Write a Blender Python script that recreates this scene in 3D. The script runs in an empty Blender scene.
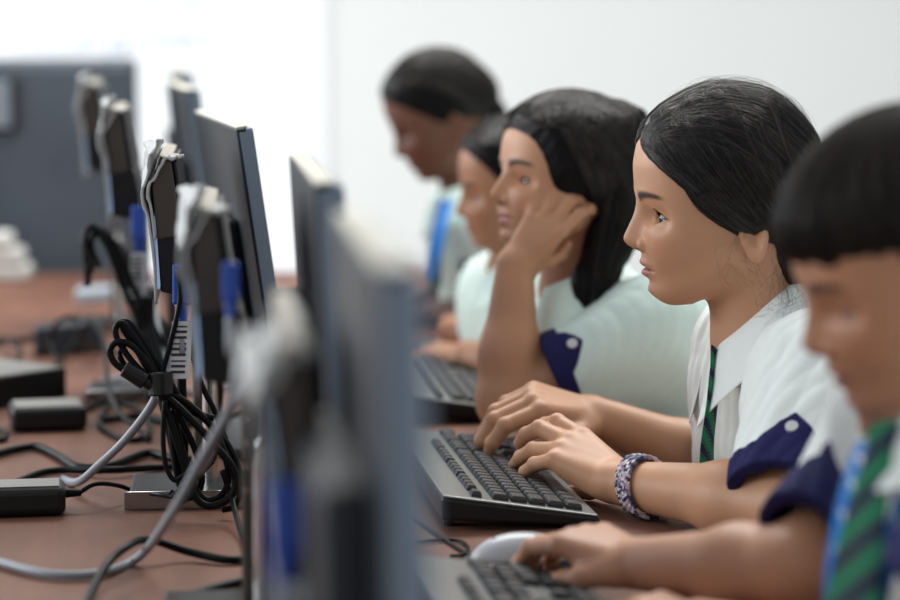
import bpy, math, random
import numpy as np
from mathutils import Vector, Matrix

DEV = 1.0          # multiplies voxel sizes (1 = full detail)
rng = np.random.default_rng(7)
random.seed(7)
V = lambda *a: np.array(a, float)

# ------------------------------------------------------------------ camera, world, lights
FPX = 2450.0
CAM = V(0.0, 0.0, 1.25)
YAW, PITCH = math.radians(7.0), math.atan(280 / FPX)
FW = V(math.sin(YAW) * math.cos(PITCH), math.cos(YAW) * math.cos(PITCH), -math.sin(PITCH))
RT = V(math.cos(YAW), -math.sin(YAW), 0)
UP = np.cross(RT, FW)
TABLE_Z = 0.75


def P(px, py, D):
    """point of the room seen at a picture position, at depth D along the view"""
    return CAM + D * FW + (px - 450) / FPX * D * RT + (300 - py) / FPX * D * UP


def T(px, py, z=TABLE_Z):
    """point of the horizontal plane at height z seen at a picture position"""
    d = FW + (px - 450) / FPX * RT + (300 - py) / FPX * UP
    return CAM + d * ((z - CAM[2]) / d[2])


cam_data = bpy.data.cameras.new('camera')
cam = bpy.data.objects.new('camera', cam_data)
bpy.context.scene.collection.objects.link(cam)
cam.location = CAM
cam.rotation_euler = (math.radians(90) - PITCH, 0, -YAW)
cam_data.sensor_width = 36
cam_data.lens = FPX * 36 / 900
cam_data.clip_start = 0.05
cam_data.dof.use_dof = True
cam_data.dof.focus_distance = 2.50
cam_data.dof.aperture_fstop = 2.6
scene = bpy.context.scene
scene.camera = cam
scene.view_settings.view_transform = 'Standard'
scene.view_settings.look = 'None'
scene.view_settings.gamma = 1
scene.view_settings.exposure = 0.18

world = bpy.data.worlds.new('world')
scene.world = world
world.use_nodes = True
bg = world.node_tree.nodes['Background']
bg.inputs[0].default_value = (0.93, 0.97, 1.0, 1)
bg.inputs[1].default_value = 0.5


def area(name, loc, target, sx, sy, power, col=(1, 1, 1)):
    l = bpy.data.lights.new(name, 'AREA')
    l.shape = 'RECTANGLE'
    l.size, l.size_y, l.energy, l.color = sx, sy, power, col
    o = bpy.data.objects.new(name, l)
    scene.collection.objects.link(o)
    o.location = loc
    o.rotation_euler = (Vector(target) - Vector(loc)).to_track_quat('-Z', 'Y').to_euler()
    return o


# daylight from the windows of the room: a long window side behind the screens; the other two lamps are added
area('window_light_left', (-3.3, 3.4, 1.9), (0.5, 2.8, 0.9), 3.2, 1.6, 110, (0.93, 0.97, 1.0))
area('far_wall_fill', (-3.0, 5.4, 2.0), (0.6, 6.9, 1.4), 1.6, 1.6, 58, (0.95, 0.98, 1.0))  # added, unseen: brightens the back wall from the left
area('overhead_fill', (0.9, 4.2, 3.0), (0.7, 3.6, 0), 2.6, 1.2, 95, (1.0, 0.99, 0.96))  # added overhead lamp, unseen, to brighten the backs and shirts

# ------------------------------------------------------------------ object helpers
COL = scene.collection


def tag(o, label=None, cat=None, group=None, kind=None):
    if label: o['label'] = label
    if cat: o['category'] = cat
    if group: o['group'] = group
    if kind: o['kind'] = kind
    return o


def empty(name, loc, label, cat, group=None, rz=0.0):
    o = bpy.data.objects.new(name, None)
    o.empty_display_size = 0.05
    COL.objects.link(o)
    o.location = loc
    o.rotation_euler = (0, 0, rz)
    return tag(o, label, cat, group)


def mesh_obj(name, verts, faces, mat, parent=None, smooth=True, world=False, tint=None):
    """verts in the parent's local space (or in world space with world=True)"""
    me = bpy.data.meshes.new(name)
    verts = np.asarray(verts, float)
    if world and parent is not None:
        mi = np.array(Matrix(parent_matrix(parent)).inverted())
        verts = verts @ mi[:3, :3].T + mi[:3, 3]
    if isinstance(faces, np.ndarray):
        n = len(faces)
        k = faces.shape[1]
        me.vertices.add(len(verts))
        me.vertices.foreach_set('co', verts.ravel())
        me.loops.add(n * k)
        me.loops.foreach_set('vertex_index', faces.ravel().astype(np.int32))
        me.polygons.add(n)
        me.polygons.foreach_set('loop_start', np.arange(0, n * k, k, dtype=np.int32))
        me.polygons.foreach_set('loop_total', np.full(n, k, dtype=np.int32))
        me.update(calc_edges=True)
    else:
        me.from_pydata([tuple(v) for v in verts], [], faces)
        me.update()
    if smooth:
        me.polygons.foreach_set('use_smooth', np.ones(len(me.polygons), bool))
    if tint is not None:
        a = me.color_attributes.new('tint', 'FLOAT_COLOR', 'POINT')
        rgba = np.ones((len(verts), 4))
        rgba[:, :3] = tint
        a.data.foreach_set('color', rgba.ravel())
    o = bpy.data.objects.new(name, me)
    COL.objects.link(o)
    if mat is not None:
        for m in (mat if isinstance(mat, (list, tuple)) else [mat]):
            me.materials.append(m)
    if parent is not None:
        o.parent = parent
    return o


def parent_matrix(o):
    m = Matrix.LocRotScale(o.location, o.rotation_euler, o.scale)
    return parent_matrix(o.parent) @ m if o.parent else m


class MB:
    """collects simple solids into one mesh"""
    def __init__(s): s.v, s.f, s.m = [], [], []

    def add(s, vs, fs, mi=0):
        n = len(s.v)
        s.v += [tuple(v) for v in vs]
        s.f += [tuple(i + n for i in f) for f in fs]
        s.m += [mi] * len(fs)
        return s

    def box(s, lo, hi, b=0.0, M=None, mi=0, top=1.0):
        lo, hi = np.array(lo, float), np.array(hi, float)
        c, h = (lo + hi) / 2, (hi - lo) / 2
        if b <= 0:
            vs = [c + h * V(x * (top if z > 0 else 1), y * (top if z > 0 else 1), z) for z in (-1, 1) for y in (-1, 1) for x in (-1, 1)]
            fs = [(0, 2, 3, 1), (4, 5, 7, 6), (0, 1, 5, 4), (2, 6, 7, 3), (0, 4, 6, 2), (1, 3, 7, 5)]
        else:
            b = min(b, 0.49 * 2 * h.min())
            vs, fs = [], []
            idx = {}
            for z in (-1, 1):
                for y in (-1, 1):
                    for x in (-1, 1):
                        sg = V(x, y, z)
                        for ax in range(3):
                            off = np.full(3, -b)
                            off[ax] = 0
                            idx[(x, y, z, ax)] = len(vs)
                            vs.append(c + sg * (h + off))
            ring = [(-1, -1), (1, -1), (1, 1), (-1, 1)]
            for ax in range(3):
                o1, o2 = (ax + 1) % 3, (ax + 2) % 3
                for sg in (-1, 1):
                    q = []
                    for a_, b_ in ring:
                        k = [0, 0, 0]; k[ax] = sg; k[o1] = a_; k[o2] = b_
                        q.append(idx[(k[0], k[1], k[2], ax)])
                    fs.append(tuple(q) if sg > 0 else tuple(q[::-1]))
                # edges along ax
                for a_ in (-1, 1):
                    for b_ in (-1, 1):
                        q = []
                        for sg, which in ((-1, o1), (1, o1), (1, o2), (-1, o2)):
                            k = [0, 0, 0]; k[ax] = sg; k[o1] = a_; k[o2] = b_
                            q.append(idx[(k[0], k[1], k[2], which)])
                        fs.append(tuple(q) if a_ * b_ < 0 else tuple(q[::-1]))
            for z in (-1, 1):
                for y in (-1, 1):
                    for x in (-1, 1):
                        q = [idx[(x, y, z, 0)], idx[(x, y, z, 1)], idx[(x, y, z, 2)]]
                        fs.append(tuple(q) if x * y * z > 0 else tuple(q[::-1]))
        if M is not None:
            vs = [M @ Vector(v) for v in vs]
        return s.add(vs, fs, mi)

    def prism(s, pts, z0, z1, M=None, mi=0):
        """polygon in xy extruded in z"""
        n = len(pts)
        vs = [(x, y, z0) for x, y in pts] + [(x, y, z1) for x, y in pts]
        fs = [tuple(range(n))[::-1], tuple(range(n, 2 * n))] + [(i, (i + 1) % n, n + (i + 1) % n, n + i) for i in range(n)]
        if M is not None:
            vs = [M @ Vector(v) for v in vs]
        return s.add(vs, fs, mi)

    def cyl(s, a, b, ra, rb=None, n=20, mi=0, cap=True):
        rb = ra if rb is None else rb
        a, b = np.array(a, float), np.array(b, float)
        d = (b - a) / np.linalg.norm(b - a)
        u = np.cross(d, V(0, 0, 1) if abs(d[2]) < .9 else V(1, 0, 0)); u /= np.linalg.norm(u)
        w = np.cross(d, u)
        vs = []
        for c, r in ((a, ra), (b, rb)):
            for i in range(n):
                t = 2 * math.pi * i / n
                vs.append(c + r * (math.cos(t) * u + math.sin(t) * w))
        fs = [(i, (i + 1) % n, n + (i + 1) % n, n + i) for i in range(n)]
        if cap:
            fs += [tuple(range(n))[::-1], tuple(range(n, 2 * n))]
        return s.add(vs, fs, mi)

    def build(s, name, mat, parent=None, smooth=False, world=False):
        o = mesh_obj(name, s.v, s.f, mat, parent, smooth, world)
        if any(s.m):
            o.data.polygons.foreach_set('material_index', s.m)
        return o


def spline(pts, n):
    """Catmull-Rom through pts, n samples per span"""
    pts = [np.array(p, float) for p in pts]
    pts = [2 * pts[0] - pts[1]] + pts + [2 * pts[-1] - pts[-2]]
    out = []
    for i in range(1, len(pts) - 2):
        p0, p1, p2, p3 = pts[i - 1:i + 3]
        for k in range(n):
            t = k / n
            out.append(.5 * (2 * p1 + (p2 - p0) * t + (2 * p0 - 5 * p1 + 4 * p2 - p3) * t * t + (3 * p1 - p0 - 3 * p2 + p3) * t ** 3))
    out.append(pts[-2])
    return np.array(out)


def tubes(paths, rad, sides=3):
    """paths (N,M,3), rad (N,M) -> verts, quads"""
    paths = np.asarray(paths, float)
    N, M_, _ = paths.shape
    rad = np.broadcast_to(rad, (N, M_))
    t = np.gradient(paths, axis=1)
    t /= np.linalg.norm(t, axis=2, keepdims=True) + 1e-12
    ref = np.zeros_like(t)
    mean = t.mean(axis=1)
    ax = np.argmin(np.abs(mean), axis=1)
    ref[np.arange(N), :, ax] = 1
    u = np.cross(t, ref); u /= np.linalg.norm(u, axis=2, keepdims=True) + 1e-12
    w = np.cross(t, u)
    ang = 2 * np.pi * np.arange(sides) / sides
    vs = paths[:, :, None, :] + rad[:, :, None, None] * (np.cos(ang)[None, None, :, None] * u[:, :, None, :] + np.sin(ang)[None, None, :, None] * w[:, :, None, :])
    base = np.arange(N)[:, None, None] * (M_ * sides) + np.arange(M_ - 1)[None, :, None] * sides
    j = np.arange(sides)[None, None, :]
    j2 = (j + 1) % sides
    q = np.stack([base + j, base + j2, base + sides + j2, base + sides + j], -1).reshape(-1, 4)
    return vs.reshape(-1, 3), q


def tube_obj(name, pts, r, mat, parent=None, sides=10, n=10, world=True):
    path = spline(pts, n)
    v, q = tubes(path[None], np.full((1, len(path)), r), sides)
    m = len(path)
    faces = [tuple(x) for x in q] + [tuple(range(sides))[::-1], tuple(range((m - 1) * sides, m * sides))]
    return mesh_obj(name, v, faces, mat, parent, True, world)


# ------------------------------------------------------------------ materials
def mat(name, col=(.5, .5, .5), rough=.5, metal=0.0, spec=.5, **kw):
    m = bpy.data.materials.new(name)
    m.use_nodes = True
    b = m.node_tree.nodes['Principled BSDF']
    b.inputs['Base Color'].default_value = (*col, 1)
    b.inputs['Roughness'].default_value = rough
    b.inputs['Metallic'].default_value = metal
    b.inputs['Specular IOR Level'].default_value = spec
    for k, v in kw.items():
        b.inputs[k.replace('_', ' ')].default_value = v
    return m


def nd(m, typ, **kw):
    n = m.node_tree.nodes.new(typ)
    for k, v in kw.items():
        setattr(n, k, v)
    return n


def lk(m, a, b): m.node_tree.links.new(a, b)


def S(r, g, b):
    f = lambda c: ((c / 255) / 12.92) if c / 255 <= .04045 else (((c / 255) + .055) / 1.055) ** 2.4
    return (f(r), f(g), f(b))


def bump(m, scale, strength, dist=.001, coord='Object', detail=4, stretch=None):
    b = m.node_tree.nodes['Principled BSDF']
    tc = nd(m, 'ShaderNodeTexCoord')
    src = tc.outputs[coord]
    if stretch:
        mp = nd(m, 'ShaderNodeMapping')
        mp.inputs['Scale'].default_value = stretch
        lk(m, src, mp.inputs[0]); src = mp.outputs[0]
    no = nd(m, 'ShaderNodeTexNoise')
    no.inputs['Scale'].default_value = scale
    no.inputs['Detail'].default_value = detail
    lk(m, src, no.inputs['Vector'])
    bp = nd(m, 'ShaderNodeBump')
    bp.inputs['Strength'].default_value = strength
    bp.inputs['Distance'].default_value = dist
    lk(m, no.outputs[0], bp.inputs['Height'])
    lk(m, bp.outputs[0], b.inputs['Normal'])
    return no


def vary(m, c1, c2, scale, stretch=None, lo=.35, hi=.65, detail=4):
    b = m.node_tree.nodes['Principled BSDF']
    tc = nd(m, 'ShaderNodeTexCoord')
    mp = nd(m, 'ShaderNodeMapping')
    mp.inputs['Scale'].default_value = stretch or (1, 1, 1)
    no = nd(m, 'ShaderNodeTexNoise')
    no.inputs['Scale'].default_value = scale
    no.inputs['Detail'].default_value = detail
    rp = nd(m, 'ShaderNodeValToRGB')
    rp.color_ramp.elements[0].position, rp.color_ramp.elements[1].position = lo, hi
    rp.color_ramp.elements[0].color, rp.color_ramp.elements[1].color = (*c1, 1), (*c2, 1)
    lk(m, tc.outputs['Object'], mp.inputs[0]); lk(m, mp.outputs[0], no.inputs['Vector'])
    lk(m, no.outputs[0], rp.inputs[0]); lk(m, rp.outputs[0], b.inputs['Base Color'])
    return m


def skin_mat(name):
    m = mat(name, rough=.48, spec=.45)
    b = m.node_tree.nodes['Principled BSDF']
    a = nd(m, 'ShaderNodeAttribute', attribute_name='tint')
    lk(m, a.outputs['Color'], b.inputs['Base Color'])
    b.inputs['Subsurface Weight'].default_value = .12
    b.inputs['Subsurface Radius'].default_value = (1, .35, .2)
    b.inputs['Subsurface Scale'].default_value = .006
    bump(m, 900, .12, .0004)
    return m


# ------------------------------------------------------------------ distance-field modelling
def smin(a, b, k):
    if k <= 0: return np.minimum(a, b)
    h = np.maximum(k - np.abs(a - b), 0) / k
    return np.minimum(a, b) - h * h * k * .25


def smax(a, b, k): return -smin(-a, -b, k)


def ell(p, c, r):
    q = (p - np.asarray(c, float)) / np.asarray(r, float)
    k0 = np.sqrt((q * q).sum(1)) + 1e-9
    q2 = q / np.asarray(r, float)
    k1 = np.sqrt((q2 * q2).sum(1)) + 1e-9
    return k0 * (k0 - 1) / k1


def cone(p, a, b, ra, rb, flat=None):
    a, b = np.asarray(a, float), np.asarray(b, float)
    ba = b - a
    t = np.clip(((p - a) @ ba) / (ba @ ba), 0, 1)
    d = p - (a + t[:, None] * ba)
    if flat is not None:          # (axis, factor): squash the section along an axis
        ax, f = flat
        ax = np.asarray(ax, float)
        d = d + (f - 1) * (d @ ax)[:, None] * ax
    return np.sqrt((d * d).sum(1)) - (ra + t * (rb - ra))


def gs(x, s): return np.exp(-(x / s) ** 2)
def ss(x, a, b):
    t = np.clip((x - a) / (b - a), 0, 1)
    return t * t * (3 - 2 * t)


class Field:
    def __init__(s): s.g = []

    def add(s, fn, lo, hi, k=.01, op='u'):
        s.g.append((fn, np.asarray(lo, float), np.asarray(hi, float), k, op))

    def cone(s, a, b, ra, rb, k=.012, flat=None, op='u'):
        a, b = np.asarray(a, float), np.asarray(b, float)
        r = max(ra, rb) * (1.6 if flat else 1)
        s.add(lambda p: cone(p, a, b, ra, rb, flat), np.minimum(a, b) - r, np.maximum(a, b) + r, k, op)

    def ell(s, c, r, R=None, k=.012, op='u'):
        c = np.asarray(c, float); m = max(r)
        s.add(lambda p: ell((p - c) @ (R if R is not None else np.eye(3)), (0, 0, 0), r), c - m, c + m, k, op)

    def ev(s, p):
        d = np.full(len(p), .5)
        for fn, lo, hi, k, op in s.g:
            mar = .045
            m = np.all((p > lo - mar) & (p < hi + mar), axis=1)
            if not m.any(): continue
            v = fn(p[m])
            d[m] = smin(d[m], v, k) if op == 'u' else smax(d[m], -v, k) if op == 's' else smax(d[m], v, k)
        return d

    def bounds(s):
        g = [x for x in s.g if x[4] == 'u']
        return np.min([x[1] for x in g], 0), np.max([x[2] for x in g], 0)

    def mesh(s, h, lo=None, hi=None):
        h = h * DEV
        b0, b1 = s.bounds()
        lo = b0 - .01 if lo is None else np.asarray(lo, float)
        hi = b1 + .01 if hi is None else np.asarray(hi, float)
        return nets(s.ev, lo, hi, h)


def nets(ev, lo, hi, h, B=8):
    lo = np.asarray(lo, float)
    nb = np.ceil((hi - lo) / (h * B)).astype(int) + 1
    I = np.stack(np.meshgrid(*[np.arange(n) for n in nb], indexing='ij'), -1).reshape(-1, 3)
    cen = lo + (I + .5) * h * B
    keep = np.zeros(len(I), bool)
    for s0 in range(0, len(I), 400000):
        keep[s0:s0 + 400000] = np.abs(ev(cen[s0:s0 + 400000])) < h * B * 1.15
    I = I[keep]
    loc = np.stack(np.meshgrid(*[np.arange(B + 1)] * 3, indexing='ij'), -1).reshape(-1, 3)
    cellm = np.all(loc < B, axis=1)
    st = np.array([(B + 1) ** 2, B + 1, 1])
    corner = np.array([[i, j, k] for i in (0, 1) for j in (0, 1) for k in (0, 1)])
    coff = corner @ st
    edges = [(0, 4), (1, 5), (2, 6), (3, 7), (0, 2), (1, 3), (4, 6), (5, 7), (0, 1), (2, 3), (4, 5), (6, 7)]
    cidx = np.nonzero(cellm)[0]
    big = np.int64(1 << 20)
    keyf = lambda c: (c[..., 0].astype(np.int64) * big + c[..., 1]) * big + c[..., 2]
    CK, CV, EK, ES = [], [], [], []
    for s0 in range(0, len(I), 500):
        blk = I[s0:s0 + 500]
        base = blk * B
        g = base[:, None, :] + loc[None]
        d = ev((lo + g.reshape(-1, 3) * h)).reshape(len(blk), -1)
        vals = d[:, cidx[:, None] + coff[None]]          # blocks, cells, 8
        sg = vals < 0
        n = sg.sum(-1)
        act = (n > 0) & (n < 8)
        bi, ci = np.nonzero(act)
        v = vals[bi, ci]
        s_ = sg[bi, ci]
        acc = np.zeros((len(v), 3)); cnt = np.zeros(len(v))
        for a, b in edges:
            m = s_[:, a] != s_[:, b]
            t = v[:, a] / np.where(m, v[:, a] - v[:, b], 1)
            pt = corner[a] + t[:, None] * (corner[b] - corner[a])
            acc += np.where(m[:, None], pt, 0); cnt += m
        cell = base[bi] + loc[cidx[ci]]
        CK.append(keyf(cell)); CV.append(lo + (cell + acc / cnt[:, None]) * h)
        for ax, b in ((0, 4), (1, 2), (2, 1)):
            m = s_[:, 0] != s_[:, b]
            EK.append(np.concatenate([cell[m], np.full((m.sum(), 1), ax), s_[m, 0:1]], 1))
    if not CK: return np.zeros((0, 3)), np.zeros((0, 4), int)
    CK = np.concatenate(CK); CV = np.concatenate(CV); E = np.concatenate(EK).astype(np.int64)
    o = np.argsort(CK); CK = CK[o]; CV = CV[o]
    F = []
    for ax in range(3):
        e = E[E[:, 3] == ax]
        o1, o2 = np.zeros(3, int), np.zeros(3, int)
        o1[(ax + 1) % 3] = 1; o2[(ax + 2) % 3] = 1
        c = e[:, :3]
        ks = [keyf(c), keyf(c - o1), keyf(c - o1 - o2), keyf(c - o2)]
        ix = [np.clip(np.searchsorted(CK, k), 0, len(CK) - 1) for k in ks]
        ok = np.all([CK[i] == k for i, k in zip(ix, ks)], axis=0)
        q = np.stack(ix, -1)[ok]
        ins = e[ok, 4].astype(bool)
        q[~ins] = q[~ins][:, ::-1]
        F.append(q)
    return CV, np.concatenate(F)
# ------------------------------------------------------------------ the room
WALL = mat('painted_wall', (.80, .815, .81), .9, spec=.2)
FLOORM = mat('floor_tiles', (.45, .43, .40), .5)
vary(FLOORM, (.40, .38, .35), (.50, .48, .45), 6)


def struct(o): o['kind'] = 'structure'; return o


struct(MB().box((-3.6, -1.0, -.05), (3.2, 7.0, 0)).build('floor', FLOORM))
struct(MB().box((-3.6, 6.9, 0), (3.2, 7.0, 3.3)).build('wall_back', WALL))
struct(MB().box((-3.7, -1.0, 0), (-3.6, 7.0, 3.3)).build('wall_left', WALL))

# whiteboard on the far wall, with faint writing
BOARD = mat('whiteboard', (.93, .95, .98), .35, spec=.4)
wb = empty('whiteboard', (-.8, 6.9, .55), 'large white marker board on the far wall, faint writing at its top', 'whiteboard')
MB().box((-2.35, 6.889, .55), (.50, 6.899, 1.95), .004).build('board_panel', BOARD, wb, world=True)
fr_ = MB()
for lo, hi in (((-2.38, 6.866, .53), (.53, 6.897, .55)), ((-2.38, 6.866, 1.95), (.53, 6.897, 1.97)), ((-2.38, 6.866, .55), (-2.35, 6.897, 1.95))):
    fr_.box(lo, hi, .003)
fr_.build('board_frame', mat('white_frame', (.93, .95, .97), .5), wb, world=True)
r_ = np.random.default_rng(12)
wr = MB()
for (px_, py_, n) in ((150, 42, 9), (10, 22, 4), (175, 8, 8), (60, 44, 8), (110, 46, 6), (200, 40, 5)):
    c = P(px_, py_, 6.95)
    for i in range(n):
        x0 = c[0] + (i - n / 2) * .024; z0 = c[2] + r_.uniform(-.01, .01)
        for k in range(2):
            a = V(x0 + r_.uniform(-.008, .008), 6.8885, z0 - .015); b = V(x0 + r_.uniform(-.008, .012), 6.8885, z0 + .015)
            wr.cyl(a, b, .0022, n=5)
wr.build('marker_writing', mat('blue_grey_marker', S(178, 190, 210), .6), wb, world=True)

# ------------------------------------------------------------------ long desk
WOOD = mat('reddish_brown_laminate', S(126, 88, 72), .55, spec=.18)
vary(WOOD, S(108, 75, 62), S(124, 87, 72), 5, (6, .6, 6), .3, .7, 6)
EDGE = mat('dark_desk_edge', S(70, 45, 38), .5)
METAL_GREY = mat('grey_steel', (.25, .25, .26), .4, .7)
desk = empty('computer_desk', (-.1, 2.75, 0), 'long reddish brown laminate desk carrying both rows of monitors', 'desk')
MB().box((-.78, .55, .722), (.56, 4.90, .75), .003).build('desktop', WOOD, desk, world=True)
MB().box((.561, .55, .719), (.566, 4.90, .7505), .001).build('edge_band', EDGE, desk, world=True)
for yy in (.75, 2.05, 3.4, 4.7):
    for xx in (-.70, .10):
        MB().box((xx - .02, yy - .02, 0), (xx + .02, yy + .02, .722), .003).build('leg', METAL_GREY, desk, world=True)
MB().box((.02, .75, .35), (.04, 4.7, .70), .002).build('modesty_panel', EDGE, desk, world=True)

# dark grey steel cabinet beyond the end of the desk
CAB = mat('slate_grey_steel', S(68, 76, 86), .5, spec=.4)
vary(CAB, S(62, 70, 80), S(74, 82, 92), 3)
cb_ = P(137, 60, 5.0)
cab = empty('steel_cabinet', (cb_[0] - .35, 5.2, 0), 'plain slate grey steel cabinet standing against the end of the desk', 'cabinet')
x1, zt = cb_[0], cb_[2]
MB().box((x1 - .75, 4.96, 0), (x1, 5.36, zt), .006).build('body', CAB, cab, world=True)
MB().box((x1 - .74, 4.945, .06), (x1 - .01, 4.96, zt - .012), .004).build('door', CAB, cab, world=True)
hx0 = P(0, 80, 4.93)[0]; hx1 = P(20, 80, 4.93)[0]; z0_, z1_ = P(0, 130, 4.93)[2], P(0, 76, 4.93)[2]
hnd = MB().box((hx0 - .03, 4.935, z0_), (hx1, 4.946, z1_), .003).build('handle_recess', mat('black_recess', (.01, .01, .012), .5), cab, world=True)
MB().box((hx0 - .025, 4.931, z0_ + .008), (hx1 - .016, 4.936, z1_ - .008), .002).build('handle_plate', mat('light_steel_plate', S(120, 130, 140), .4), hnd, world=True)
# ------------------------------------------------------------------ people: head, hands, body
# head space in millimetres: +x the way the face looks, +y the left ear, +z up, origin inside the skull
def lut(z, tab):
    t = np.array(tab, float)
    return np.interp(z, t[:, 0], t[:, 1])


def smooth_lut(tab, s=2.5):
    t = np.array(tab, float)
    zz = np.arange(t[:, 0].min() - 20, t[:, 0].max() + 20, .5)
    v = np.interp(zz, t[:, 0], t[:, 1])
    k = np.exp(-(np.arange(-20, 21) * .5 / s) ** 2); k /= k.sum()
    v = np.convolve(np.pad(v, 20, 'edge'), k, 'valid')
    return lambda z: np.interp(z, zz, v)


BASE_X = smooth_lut([(-134, 30), (-130, 54), (-126, 68), (-120, 76.5), (-113, 80.5), (-106, 81), (-98, 84), (-90, 87), (-80, 89), (-65, 90), (-50, 91),
                     (-38, 92), (-27, 93.5), (-18, 96), (-8, 97.5), (10, 99), (30, 96), (50, 83), (66, 64), (78, 50), (90, 46), (110, 45)], 3)
NOSE = smooth_lut([(-80, 0), (-76.5, .5), (-74, 5), (-71.5, 11), (-68, 15.5), (-64, 18), (-60, 17.2), (-54, 14), (-47, 10.5), (-38, 6.2), (-30, 3.6), (-24, 1.8), (-16, 0)], 1.3)
HALF_W = smooth_lut([(-134, 16), (-126, 22), (-118, 31), (-108, 40), (-95, 48), (-80, 55), (-60, 61), (-40, 63.5), (-15, 64), (20, 66), (50, 62), (75, 54), (90, 46), (110, 42)], 5)
EYE = V(65.0, 29.5, -40.0)


def head_fn(p, st):
    """p in head millimetres; st: style of the face"""
    x, y, z = p[:, 0], p[:, 1], p[:, 2]
    ay = np.abs(y)
    F = np.zeros(len(p))
    nw = st.get('nose_w', 1.0)
    sN = lut(z, [(-78, 11 * nw), (-66, 11.5 * nw), (-58, 9.5 * nw), (-45, 7.5), (-30, 8.5), (-18, 12)])
    F += NOSE(z) * st.get('nose', 1.0) * np.exp(-(ay / sN) ** 2.4)
    F -= 8.5 * gs(ay - 30, 13) * gs(z + 38, 11)                       # sockets
    F -= 7.0 * gs(ay - 43, 8) * gs(z + 40, 11)
    F -= 8.0 * gs(ay - 18, 6.5) * gs(z + 39, 8.5)
    F -= 2.2 * gs(ay - 17, 6) * gs(z + 36, 9)
    F += 2.0 * gs(ay - 26, 16) * gs(z + 17, 7)                        # brow
    F += 3.8 * gs(z + 86.3, 3.6) * gs(ay, 19) * (1 - .25 * gs(ay, 3.0))  # lips
    F += 4.8 * gs(z + 97.2, 3.9) * gs(ay, 17)
    F -= 1.2 * gs(ay, 2.6) * gs(z + 80, 5)
    mz = -91.8 + 1.0 * gs(ay, 5) - .0035 * ay ** 2 + st.get('smile', 0) * .012 * ay ** 2
    op = st.get('mouth', 1.1)
    F -= 5.5 * gs(z - mz, op) * np.exp(-(ay / 21) ** 6) * (.55 + .45 * gs(ay, 16))
    F -= 2.2 * gs(z + 106, 4.5) * gs(ay, 17)
    F += 2.0 * gs(ay, 14) * gs(z + 114, 7)
    F += st.get('cheek', 2.5) * gs(ay - 36, 16) * gs(z + 70, 17)
    F -= 1.6 * gs(ay - 24, 5) * gs(z + 84, 9)                         # fold beside the mouth
    w = ss(x, 30, 58)
    xx = x - F * w
    a = BASE_X(z) - 26
    W = HALF_W(z)
    q = lut(z, [(-130, 2.0), (-100, 2.0), (-60, 2.25), (-20, 2.5), (40, 2.4)])
    u = np.abs(xx - 26)
    rr = ((np.where(xx > 26, u / np.maximum(a, 5), u / 60)) ** q + (ay / np.maximum(W, 5)) ** q) ** (1 / q)
    face = (rr - 1) * np.maximum(np.minimum(a, W), 22) * .85
    face = smax(face, z - 62, 36)
    face = smax(face, -130 - z, 5)
    # jaw underside rises to the rear
    face = smax(face, -(z + 128 - .95 * np.maximum(40 - xx, 0) + .02 * np.maximum(xx - 40, 0)) * .72, 12)
    cran = ell(p, (6, 0, 10), (85, 70.5, 75.5))
    d = smin(face, cran, 16)
    d = smin(d, ell(p, (-40, 0, -10), (42, 55, 50)), 20)
    for s in (1, -1):
        m = (s * y > 0) if True else None
        d = smin(d, cone(p, (4, s * 50, -78), (60, s * 16, -112), 12, 9.5), 18)
    # nostril wings
    pa = np.stack([x, ay, z], 1)
    near = np.all(np.abs(pa - V(80, 20, -60)) < V(40, 40, 60), axis=1)
    if near.any():
        pn = pa[near]; dn = d[near]
        dn = smin(dn, ell(pn, (86.5, 13.2 * nw, -68.0), (9.4, 5.2, 7.4)), 2.0)
        dn = smax(dn, -ell(pn, (93, 7.0 * nw, -75.5), (5.8, 3.2, 3.8)), 2)
        # lids around the eyeball
        e = EYE + V(0, 0, 0)
        r = pn - e
        rad = np.sqrt((r * r).sum(1))
        lid = rad - 13.0
        dn = smin(dn, lid, 5)
        el = np.degrees(np.arctan2(r[:, 2] - .02 * r[:, 1], np.maximum(r[:, 0] + 1.5, .01)))
        up, lo_ = st.get('lid', (20, -17))
        arch = 1 - (np.abs(r[:, 1] + .5) / 12.6) ** 2.2
        # crease above the upper lid
        dn = dn + .9 * gs(el - (up + 24), 5) * (rad < 16) * np.clip(arch, 0, 1)
        cut = np.maximum(np.maximum((el - up * arch) * .2, (lo_ * arch - el) * .2), rad - 19.5)
        cut = np.maximum(cut, -r[:, 0])
        dn = smax(dn, -cut, .8)
        dn = np.maximum(dn, 11.6 - rad)
        d[near] = dn
    # ears
    near = (np.abs(x + 12) < 40) & (ay > 40) & (np.abs(z + 50) < 48)
    if near.any() and st.get('ears', True):
        pn = (pa[near] - V(-11, 63.5, -51)) * 1.12
        # ear plane leans outward to the rear
        ca, sa = math.cos(.42), math.sin(.42)
        ex = pn[:, 0] * ca - pn[:, 1] * sa
        ey = pn[:, 0] * sa + pn[:, 1] * ca
        ez = pn[:, 2]
        t = .22
        e1 = ex * math.cos(t) - ez * math.sin(t); e3 = ex * math.sin(t) + ez * math.cos(t)
        q1 = np.stack([e1, ey, e3], 1)
        wid = 15 - 3.5 * ss(-e3, 4, 26)
        rr = np.sqrt((e1 / wid) ** 2 + (e3 / 28.5) ** 2)
        plate = np.maximum((rr - 1) * 13, np.abs(ey - 3) - 2.8)
        rim = np.sqrt(((rr - .88) * 14) ** 2 + (ey - 6.2) ** 2) - 2.5
        rim = np.maximum(rim, -(e1 - 6) * .0 - 50)
        lobe = ell(q1, (3.5, 4.0, -20), (8.5, 3.6, 9))
        conc = ell(q1, (-1.5, 9.2, -4), (7, 6.6, 10.5))
        anti = cone(q1, (-2, 5.5, 12), (-7, 5.5, -10), 2.6, 2.6)
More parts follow.
